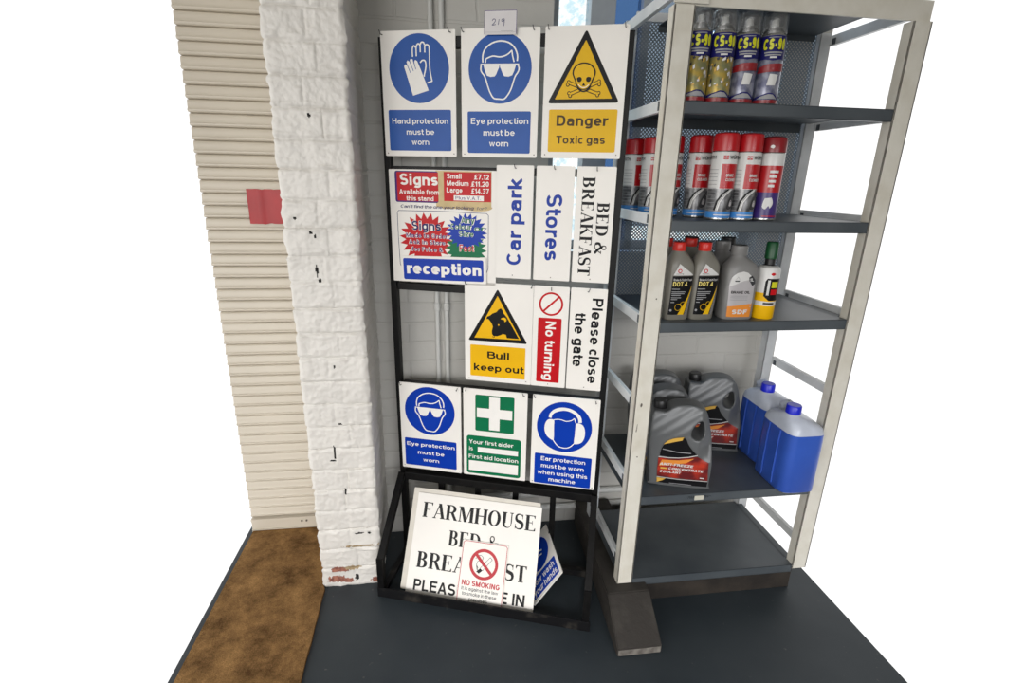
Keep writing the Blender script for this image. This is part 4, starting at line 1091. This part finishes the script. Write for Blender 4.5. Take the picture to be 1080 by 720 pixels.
def cleaner_can(label, x, y, rz, body):
    """slim aerosol with a clear cap"""
    r = thing('aerosol_can', label, 'spray can', loc=(x, y, LEV['a'] + .0003), rz=rz, group='clear capped spray cans on the top shelf')
    R0 = .0275; bm = bmesh.new()
    prof = [(0, .001), (.024, .0), (R0, .003), (R0, .0105), (R0, .142), (.0262, .1445), (.0245, .149), (.019, .156), (.0165, .158), (.0165, .161), (.010, .162), (0, .162)]
    lathe(bm, prof, 40, mis=[0, 0, 1, 2, 0, 0, 0, 0, 0, 0, 0]); finish('body', bm, ['tin_silver', 'can_red_dark', body], r, True)
    bm = bmesh.new(); lathe(bm, [(0, .1615), (.0085, .1615), (.0088, .167), (.0078, .168), (.0072, .176), (.005, .178), (0, .178)], 16); finish('nozzle', bm, 'nozzle_white', r, True)
    bm = bmesh.new(); lathe(bm, [(.0268, .1465), (.0268, .184), (.0245, .1895), (.020, .1905), (0, .1905)], 32); finish('cap', bm, 'clear_plastic', r, True)
    a = Art(); C = 172
    a.poly([(-86, 94), (86, 94), (86, 141.5), (-86, 141.5)], 'p_navy')
    a.poly([(-20, 94.5), (0, 91), (20, 94.5)], 'p_navy')
    art_text(a, 'CS-90', -25, 25, 112, 24, 'p_black', w=.34); art_text(a, 'CS-90', -24.4, 24.4, 113, 22.5, 'can_lime', w=.27)
    a.poly([(-14, 137), (12, 137), (12, 138.6), (-14, 138.6)], 'p_grey'); a.poly([(-20, 106), (20, 106), (20, 109), (-20, 109)], 'p_grey'); a.poly([(-18, 101), (18, 101), (18, 104), (-18, 104)], 'p_grey'); a.poly([(-7, 96), (8, 96), (8, 99.5), (-7, 99.5)], 'can_white')
    for k in (-86, -29, 28): a.poly([(k, 11), (k + 57, 11), (k + 57, 14), (k + 40, 24), (k + 30, 25), (k + 12, 19), (k, 16)], 'p_navy')
    for k in (-86, -29, 28): a.poly([(k + 6, 12), (k + 52, 12), (k + 40, 21), (k + 30, 22), (k + 14, 17)], 'p_grey')
    if body == 'can_steel': a.poly([(-30, 66), (30, 70), (30, 86), (-10, 84), (-30, 78)], 'can_red_dark'); a.poly([(-6, 40), (12, 40), (16, 62), (-2, 64)], 'can_white')
    else:
        rr = random.Random(3)
        for k in range(26):  # irregular flecks painted in for the can's silvery reflections
            cx, cy = rr.uniform(-26, 18), rr.uniform(32, 88); w_, h_ = rr.uniform(2, 5), rr.uniform(4, 13)
            a.poly([(cx, cy), (cx + w_, cy + h_ * .3), (cx + w_ * .7, cy + h_), (cx - w_ * .3, cy + h_ * .6)], rr.choice(['can_white', 'can_white', 'label_silver', 'p_dark_grey', 'label_gold']))
    a.build('label', r, cyl_map(R0), 7)
    return r
cleaner_can('spray can with lime lettering half hidden behind the white shelf post', .581, 1.233, -.24, 'can_gold')
cleaner_can('gold labelled spray can with clear cap, first fully seen on the top shelf', .638, 1.232, -.26, 'can_gold')
cleaner_can('clear capped spray can with red and grey label, third on the top shelf', .699, 1.236, -.33, 'can_steel')
cleaner_can('clear capped spray can with red and grey label, rightmost on the top shelf', .759, 1.232, -.34, 'can_steel')

def brake_can(label, x, y, rz):
    r = thing('brake_cleaner_can', label, 'spray can', loc=(x, y, LEV['b'] + .0003), rz=rz, group='red brake cleaner cans on the second shelf')
    R0 = .0295; bm = bmesh.new()
    lathe(bm, [(0, .001), (.026, 0), (R0, .003), (R0, .006), (R0, .021), (R0, .074), (R0, .158), (.0290, .160), (.028, .161), (0, .161)], 40, mis=[0, 0, 0, 1, 2, 3, 0, 0, 0]); finish('body', bm, ['tin_silver', 'can_blue', 'can_picture', 'can_white'], r, True)
    bm = bmesh.new(); lathe(bm, [(.0296, .1605), (.0296, .192), (.0285, .198), (.024, .201), (0, .2015)], 40); finish('cap', bm, 'can_red', r, True)
    a = Art()
    a.poly([(-15, 75), (32, 75), (32, 131), (-15, 131)], 'can_red'); a.poly([(-93, 75), (-60, 75), (-60, 131), (-93, 131)], 'can_red')
    for k in range(12): a.poly([(-50, 24 + k * 8.5), (-22, 24 + k * 8.5), (-22, 25.2 + k * 8.5), (-50, 25.2 + k * 8.5)], 'p_grey')
    a.poly([(-14, 141), (-9, 141), (-9, 150), (-14, 150)], 'can_red'); a.poly([(-13.4, 145), (-9.6, 145), (-9.6, 146.4), (-13.4, 146.4)], 'can_white'); a.poly([(-8, 141), (-3, 141), (-3, 150), (-8, 150)], 'can_red'); a.poly([(-7.4, 145), (-3.6, 145), (-3.6, 146.4), (-7.4, 146.4)], 'can_white')
    art_text(a, 'WÜRTH', 0, 31, 142, 8, 'p_black', w=.17); art_text(a, 'WÜRTH', -62, -31, 142, 8, 'p_black', w=.17)
    art_text(a, 'BRAKE', -4, 14, 102, 6.5, 'can_white', w=.2); art_text(a, 'CLEANER', -4, 20, 92, 6.5, 'can_white', w=.2)
    a.line([(-20, 24), (-16, 45), (-6, 62), (8, 73)], 5, 'p_black'); a.line([(-14, 24), (-10, 44), (0, 60), (14, 73)], 3, 'can_white'); a.line([(-17, 24), (-13, 45), (-3, 62), (11, 73)], 1.4, 'can_white')
    a.blob([(6, 30), (14, 26), (24, 34), (26, 50), (18, 58), (10, 48)], 'p_dark_grey'); a.blob([(12, 36), (18, 34), (20, 44), (15, 48)], 'label_silver'); a.blob([(20, 60), (27, 56), (30, 66), (24, 70)], 'p_dark_grey')
    a.poly([(-20, 12), (20, 12), (20, 14), (-20, 14)], 'can_white')
    a.build('label', r, cyl_map(R0), 7)
    return r
brake_can('left one of the two front brake cleaner cans beside the purple can', .683, 1.236, -.10)
brake_can('right one of the two front brake cleaner cans, touching the purple can', .7435, 1.235, -.12)
brake_can('brake cleaner can in the second row, partly behind the left front can', .662, 1.318, -.35)
brake_can('brake cleaner can just visible along the right edge of the white post', .599, 1.352, .1)
brake_can('brake cleaner can seen left of the white post at the back', .580, 1.425, -.1)
brake_can('brake cleaner can in the far left back corner of the second shelf', .553, 1.494, .3)

def purple_can():
    r = thing('aerosol_can', 'red and purple spray can at the right end of the second shelf', 'spray can', loc=(.8085, 1.240, LEV['b'] + .0003), rz=.0, group=None)
    R0 = .0295; bm = bmesh.new()
    lathe(bm, [(0, .001), (.026, 0), (R0, .003), (R0, .006), (R0, .068), (R0, .130), (R0, .158), (.0290, .160), (.028, .161), (0, .161)], 40, mis=[0, 0, 0, 1, 2, 3, 0, 0, 0]); finish('body', bm, ['tin_silver', 'can_purple', 'can_red', 'can_white'], r, True)
    bm = bmesh.new(); lathe(bm, [(.0296, .1605), (.0296, .186), (.027, .193), (.02, .1965), (0, .197)], 40); finish('cap', bm, 'can_red_dark', r, True)
    a = Art(); a.blob([(-22, 34), (-14, 28), (-8, 36), (-4, 30), (2, 42), (-4, 56), (-12, 50), (-18, 54)], 'can_white', 3); a.poly([(-20, 10), (20, 10), (20, 12.5), (-20, 12.5)], 'can_red')
    for k in range(4): a.poly([(-16, 80 + k * 11), (-2 + k * 2, 80 + k * 11), (-2 + k * 2, 86 + k * 11), (-16, 86 + k * 11)], 'can_white')
    a.blob([(-24, 172), (-17, 169), (-14, 174), (-20, 177)], 'can_white', 3)
    a.build('label', r, cyl_map(R0), 7)
purple_can()

# ---- bottles built from stacked rounded sections
def sup(hx, hy, n, a):
    c, s = math.cos(a), math.sin(a); return hx * math.copysign(abs(c) ** (2 / n), c), hy * math.copysign(abs(s) ** (2 / n), s)
def loft(bm, secs, seg=44, mi=0, closed_top=True):
    rings = []
    for z, cx, cy, hx, hy, n in secs:
        rings.append([bm.verts.new((cx + q[0], cy + q[1], z)) for q in (sup(hx, hy, n, 2 * math.pi * k / seg) for k in range(seg))])
    for a, b in zip(rings, rings[1:]):
        for k in range(seg): f = bm.faces.new((a[k], a[(k + 1) % seg], b[(k + 1) % seg], b[k])); f.material_index = mi
    bm.faces.new(list(reversed(rings[0]))).material_index = mi
    if closed_top: bm.faces.new(rings[-1]).material_index = mi
def front_of(secs):
    def fn(X, Y, L):
        x = X / 1000; z = Y / 1000
        for s0, s1 in zip(secs, secs[1:]):
            if s0[0] <= z <= s1[0] or s1 is secs[-1]:
                t = min(1, max(0, (z - s0[0]) / max(1e-6, s1[0] - s0[0]))); v = [a + (b - a) * t for a, b in zip(s0[1:], s1[1:])]; break
        cx, cy, hx, hy, n = v; d = min(.97, abs(x - cx) / hx)
        return (x, cy - hy * (1 - d ** n) ** (1 / n) - L - .0006, z)
    return fn
def dot4(label, x, y, rz, full=True):
    r = thing('brake_fluid_bottle', label, 'bottle', loc=(x, y, LEV['c'] + .0003), rz=rz, group='brake fluid bottles with red caps')
    S = [(.0, 0, 0, .030, .021, 4), (.004, 0, 0, .0325, .0235, 4), (.05, 0, 0, .0335, .0245, 4), (.10, .001, 0, .035, .025, 4), (.136, .001, 0, .0345, .0245, 4), (.147, 0, 0, .0325, .0235, 3.6), (.157, -.001, 0, .0275, .021, 3), (.168, -.003, 0, .0205, .018, 2.6), (.176, -.005, 0, .0155, .0155, 2.2), (.180, -.005, 0, .0145, .0145, 2)]
    bm = bmesh.new(); loft(bm, S); finish('body', bm, 'bottle_taupe', r, True)
    bm = bmesh.new(); k = 36; prof = [(.0158, .1765), (.0165, .178), (.0165, .1955), (.015, .1975), (0, .1975)]; lathe(bm, prof, k, (-.005, 0, 0)); finish('cap', bm, 'cap_red', r, True)
    a = Art()
    a.poly([(-24, 117), (-10, 146), (31, 117)], 'can_white'); a.ring(-8, 128, 3.2, 5.4, 'p_red', 20); art_text(a, 'comma', -17, 2, 119.5, 3, 'p_dark_grey', w=.12)
    a.poly([(-27, 15), (19, 15), (30, 92), (30, 115), (-25, 115)], 'p_black'); a.poly([(-2, 15), (14, 15), (28, 80), (29, 92), (20, 60)], 'p_yellow_old')
    a.line([(17, 15), (30, 84)], 1.0, 'p_grey'); a.line([(20, 15), (31, 72)], 1.0, 'p_grey'); a.line([(23, 15), (31.5, 60)], 1.0, 'p_grey')
    art_text(a, 'Brake & Clutch Fluid', -22, 26, 103, 5.5, 'can_white', w=.14); art_text(a, 'DOT 4', -23, 15, 89.5, 11.5, 'label_pale', w=.2)
    for k, (zz, L_) in enumerate(((81, 20), (74, 36), (69.5, 34), (65, 24), (59, 26), (54.5, 16), (47, 9))): a.poly([(-24, zz), (-24 + L_, zz), (-24 + L_, zz + 2), (-24, zz + 2)], 'p_grey')
    a.ring(-3, 35, 8, 9.2, 'p_yellow_old', 22); a.ring(9, 43, 6, 7, 'p_yellow_old', 20); a.circle(-22, 27, 3, 'p_grey', 12)
    a.build('label', r, front_of(S), 8)
    return r
dot4('grey brake fluid bottle with red cap, front, next to the white post', .600, 1.238, .02)
dot4('grey brake fluid bottle with red cap, front, second from the white post', .669, 1.238, .02)
dot4('red capped bottle behind the front brake fluid bottle by the white post', .606, 1.330, .05)
dot4('red capped bottle behind the second front brake fluid bottle', .676, 1.330, .05)

SDF_S = [(.0, 0, 0, .041, .027, 4), (.005, 0, 0, .0435, .030, 4), (.06, 0, 0, .0435, .030, 4), (.11, 0, 0, .044, .030, 4), (.134, 0, 0, .043, .029, 3.6), (.145, -.001, 0, .037, .026, 3), (.152, -.003, 0, .029, .023, 2.6), (.158, -.006, 0, .0225, .020, 2.3), (.163, -.008, 0, .0185, .0185, 2), (.168, -.008, 0, .0175, .0175, 2)]
def sdf(label, x, y, rz, name, body, cap, lab=True):
    r = thing(name, label, 'bottle', loc=(x, y, LEV['c'] + .0003), rz=rz)
    bm = bmesh.new(); loft(bm, SDF_S); finish('body', bm, body, r, True)
    bm = bmesh.new(); lathe(bm, [(.0195, .166), (.0205, .168), (.0200, .1885), (.018, .1905), (0, .1905)], 36, (-.008, 0, 0)); finish('cap', bm, cap, r, True)
    if not lab: return r
    a = Art()
    a.poly(smooth([(-34, 34), (-35, 70), (-36, 95), (-32, 112), (-20, 123), (-4, 127)], False, 4) + smooth([(8, 124), (24, 110), (30, 96), (31, 70), (31, 34)], False, 4), 'label_silver')
    a.poly([(-34, 36), (-33, 8), (30, 8), (31, 44), (0, 40)], 'label_orange'); a.poly([(-36, 88), (0, 103), (26, 108), (8, 124), (-4, 127), (-20, 123), (-32, 112)], 'can_white')
    a.poly([(12, 112), (20, 117), (30, 106), (32, 96), (24, 90), (14, 103)], 'p_dark_grey'); art_text(a, '1L', 15, 26, 102, 8, 'can_white', w=.18)
    a.line([(-22, 106), (-17, 114), (-12, 106)], .8, 'p_grey'); a.poly([(-24, 101), (-12, 101), (-12, 104), (-24, 104)], 'p_dark_grey')
    art_text(a, 'BRAKE OIL', -30, 20, 70, 7, 'p_black', w=.17)
    for zz in (63, 58.5, 53): a.poly([(-30, zz), (16, zz), (16, zz + 1.6), (-30, zz + 1.6)], 'p_grey')
    art_text(a, 'SDF', -21, 20, 16, 12, 'can_white', w=.24)
    a.build('label', r, front_of(SDF_S), 8)
    return r
sdf('plain grey brake oil bottle with an orange label band, right of the red capped pair', .767, 1.238, -.04, 'brake_oil_bottle', 'bottle_grey', 'bottle_grey')
sdf('grey bottle mostly hidden behind the orange labelled brake oil bottle', .775, 1.335, .02, 'oil_bottle', 'bottle_grey', 'bottle_grey', False)
sdf('dark bottle with black cap in the back row behind the brake fluid', .735, 1.440, .02, 'oil_bottle', 'bottle_dark', 'cap_black', False)
sdf('dark bottle with black cap in the back row behind the brake oil', .845, 1.430, .02, 'oil_bottle', 'bottle_dark', 'cap_black', False)

def yellow_bottle():
    r = thing('cleaner_bottle', 'yellow and white bottle with black label and green cap at the shelf end', 'bottle', loc=(.848, 1.236, LEV['c'] + .0003), rz=0)
    R0 = .029; bm = bmesh.new()
    lathe(bm, [(0, 0), (.027, 0), (R0, .003), (R0, .036), (R0, .048), (R0, .070), (R0, .128), (.026, .135), (.017, .139), (.0125, .141), (.0125, .158), (0, .158)], 40, mis=[0, 0, 0, 1, 0, 1, 1, 1, 2, 2, 2]); finish('body', bm, ['p_yellow', 'can_white', 'cap_black'], r, True)
    bm = bmesh.new(); lathe(bm, [(.0135, .156), (.0155, .158), (.0150, .196), (.013, .199), (0, .199)], 28); finish('cap', bm, 'cap_green', r, True)
    a = Art(); a.poly([(-20, 62), (-6, 50), (20, 50), (30, 62), (30, 108), (-16, 108), (-20, 100)], 'p_black'); a.poly([(-14, 64), (-8, 64), (-8, 104), (-14, 104)], 'can_white'); a.poly([(-4, 84), (14, 84), (14, 100), (-4, 100)], 'can_lime'); a.poly([(-4, 66), (14, 66), (14, 80), (-4, 80)], 'p_red'); a.blob([(-10, 120), (-4, 116), (2, 120), (-4, 124)], 'p_red', 3); a.poly([(-18, 40), (10, 40), (10, 45), (-18, 45)], 'p_dark_grey')
    a.build('label', r, cyl_map(R0), 7)
yellow_bottle()

# ---- five-litre coolant jugs
def jpt(px, py): return (((px - 252) - .113 * (620 - py)) * .000477, (635 - py) * .000448)
def jug_mesh():
    out = [(92, 634), (78, 612), (79, 560), (84, 420), (93, 290), (106, 190), (116, 140), (124, 122), (150, 116), (190, 120), (212, 112), (235, 92), (275, 76), (330, 68), (385, 76), (425, 100), (440, 140), (450, 200), (458, 270), (460, 350), (454, 440), (444, 540), (434, 610), (420, 634)]
    hole = [(400, 160), (366, 186), (344, 216), (336, 250), (342, 276), (370, 288), (400, 280), (412, 250), (413, 200)]
    wb = bmesh.new(); es = []; H = .047
    for P in (out, hole):
        Q = smooth([jpt(*p) for p in P], True, 3)[:-1]
        vs = [wb.verts.new((x, z, H)) for x, z in Q]; es += [wb.edges.new((vs[k - 1], vs[k])) for k in range(len(vs))]
    bmesh.ops.triangle_fill(wb, edges=es, use_beauty=True)
    ex = bmesh.ops.extrude_face_region(wb, geom=list(wb.faces), use_keep_orig=True)
    bmesh.ops.translate(wb, verts=[v for v in ex['geom'] if isinstance(v, bmesh.types.BMVert)], vec=(0, 0, -2 * H))
    bmesh.ops.recalc_face_normals(wb, faces=wb.faces)
    me = bpy.data.meshes.new('tmp'); wb.to_mesh(me); wb.free()
    o = bpy.data.objects.new('tmp', me); COL.objects.link(o); md = o.modifiers.new('r', 'REMESH'); md.mode = 'VOXEL'; md.voxel_size = .0035
    sm = o.modifiers.new('s', 'SMOOTH'); sm.iterations = 9; sm.factor = .5
    dg = bpy.context.evaluated_depsgraph_get(); dg.update(); m2 = bpy.data.meshes.new_from_object(o.evaluated_get(dg)); bpy.data.objects.remove(o)
    for v in m2.vertices:
        x, z, y = v.co.x, v.co.y, v.co.z
        v.co = (x, -y * jug_depth(x, z), z)

    m2.polygons.foreach_set('use_smooth', [True] * len(m2.polygons))
    m2.materials.clear(); m2.materials.append(M('jug_grey'))
    return m2
def jug_depth(x, z):
    t = 1.0
    if z > .165: t *= 1 - .45 * ((z - .165) / .09) ** 1.5
    # the moulded ridges on the shoulder
    if z > .15: t += .014 * math.sin((z * 1.0 - x * .75) * 190) * min(1, (z - .15) / .02) * max(0, min(1, (.075 - x) / .03))
    # the grip
    h = max(0, min(1, (x - .045) / .03)) * max(0, min(1, (z - .09) / .045)) * max(0, min(1, (.27 - z) / .04))
    return t * (1 - .5 * h)
JM = None
def jug(label, x, y, rz, red=True):
    global JM
    r = thing('coolant_jug', label, 'jug', loc=(x, y, LEV['d'] + .0005), rz=rz, group='grey coolant jugs on the lower shelf')
    if JM is None: JM = jug_mesh()
    b = bpy.data.objects.new('body', JM); COL.objects.link(b); b.parent = r
    c = jpt(167, 124); bm = bmesh.new()
    prof = [(.014, -.004), (.014, .0), (.0185, .001), (.0195, .003), (.019, .024), (.017, .0265), (0, .0265)]
    lathe(bm, prof, 28); 
    bmesh.ops.rotate(bm, verts=bm.verts, matrix=Matrix.Rotation(R(-4), 3, 'Y')); bmesh.ops.translate(bm, verts=bm.verts, vec=(c[0], 0, c[1])); finish('cap', bm, 'cap_black', r, True)
    a = Art(); A = lambda P: [tuple(v * 1000 for v in jpt(*p)) for p in P]
    main = 'label_flame' if red else 'label_blue'
    a.poly(A(smooth([(148, 412), (160, 360), (186, 318), (230, 288), (290, 268)], False, 4) + smooth([(306, 285), (318, 320), (340, 355), (366, 386)], False, 4) + [(300, 410), (220, 418)]), 'p_black')
    a.poly(A(smooth([(172, 330), (200, 300), (240, 280), (292, 268)], False, 4) + smooth([(280, 292), (240, 305), (205, 318)], False, 4)), 'label_gold')
    a.poly(A([(140, 428), (220, 426), (300, 414), (368, 396), (400, 418), (432, 434), (428, 500), (426, 562), (300, 566), (128, 562), (132, 500)]), main)
    a.poly(A([(160, 440), (260, 434), (350, 412), (300, 450), (220, 470), (140, 486)]), 'label_orange' if red else 'p_blue'); 
    a.line(A([(140, 420), (200, 422), (260, 417), (320, 404), (368, 386)]), 2.2, 'can_white')
    a.line(A([(128, 567), (250, 572), (426, 566)]), 1.6, 'can_white')
    a.poly(A([(127, 572), (250, 577), (426, 571), (420, 606), (250, 612), (126, 606)]), 'p_black'); a.poly(A([(127, 572), (180, 574), (160, 590), (126, 606)]), 'label_gold')
    def t(s, x0, x1, yb, cap, m='can_white', w=.22):
        p0 = jpt(x0, yb); p1 = jpt(x1, yb); art_text(a, s, p0[0] * 1000, p1[0] * 1000, p0[1] * 1000, cap * .448, m, w=w, skew=.12)
    if red: t('ANTI-FREEZE', 146, 340, 478, 18); t('CONCENTRATE', 196, 398, 505, 16); t('COOLANT', 144, 268, 531, 16)
    else:
        for x1, yy in ((330, 470), (290, 500), (310, 530)): a.line(A([(146, yy), (x1, yy - 4)]), 5, 'can_white')
    a.line(A([(150, 499), (190, 498)]), 5, 'label_gold'); a.line(A([(166, 362), (250, 376), (330, 376)]), 2.6, 'p_grey'); a.line(A([(200, 604), (330, 604)]), 1.6, 'p_grey'); a.line(A([(380, 546), (406, 546)]), 3.0, 'can_white')
    fn = lambda X, Y, L: (X / 1000, -.0493 * jug_depth(X / 1000, Y / 1000) - L - .0006, Y / 1000)
    a.build('label', r, fn, 9)
    return r
jug('grey antifreeze jug with red label standing at the front of the lower shelf', .686, 1.275, -.30)
jug('grey jug with blue label behind the front antifreeze jug', .686, 1.395, -.28, False)
jug('grey jug in the back left corner of the lower shelf behind the others', .714, 1.512, -.2, False)
jug('red labelled grey jug at the back, right of the other jugs', .890, 1.472, -.28)

def blue_jug(label, x, y, rz):
    r = thing('screenwash_jug', label, 'jug', loc=(x, y, LEV['d'] + .0005), rz=rz, group='clear jugs of blue fluid on the lower shelf')
    S = [(.0, 0, 0, .052, .070, 5), (.005, 0, 0, .056, .076, 5), (.07, 0, 0, .056, .076, 5), (.14, 0, 0, .056, .076, 5), (.185, 0, 0, .0555, .0755, 5)]
    bm = bmesh.new(); loft(bm, S); finish('body', bm, 'fluid_blue', r, True)
    S2 = [(.1851, 0, 0, .0555, .0755, 5), (.200, -.001, 0, .053, .072, 4.5), (.212, -.008, -.004, .044, .062, 3.6), (.222, -.018, -.014, .032, .044, 2.8), (.229, -.025, -.020, .020, .024, 2.2), (.236, -.025, -.020, .0185, .0185, 2)]
    bm = bmesh.new(); loft(bm, S2)
    tube(bm, [(0, .060, .196), (0, .058, .226), (0, .036, .238), (0, .012, .236), (0, -.004, .222)], .011, 10); finish('shoulder', bm, 'jug_clear', r, True)
    bm = bmesh.new(); lathe(bm, [(.0185, .232), (.0205, .234), (.0200, .256), (.018, .2585), (0, .2585)], 28, (-.025, -.020, 0)); finish('cap', bm, 'cap_blue', r, True)
    for yy in (-.025, .025):
        bm = bmesh.new(); tube(bm, [(-.056, yy, .012), (-.0575, yy, .05), (-.0575, yy, .15), (-.056, yy, .184)], .0028, 8); finish('moulded_rib', bm, 'fluid_blue', r, True)
    return r
blue_jug('clear jug of blue fluid with blue cap, the rear one on the lower shelf', 1.034, 1.394, .0)
blue_jug('clear jug of blue fluid, the front one at the right on the lower shelf', 1.010, 1.236, .0)
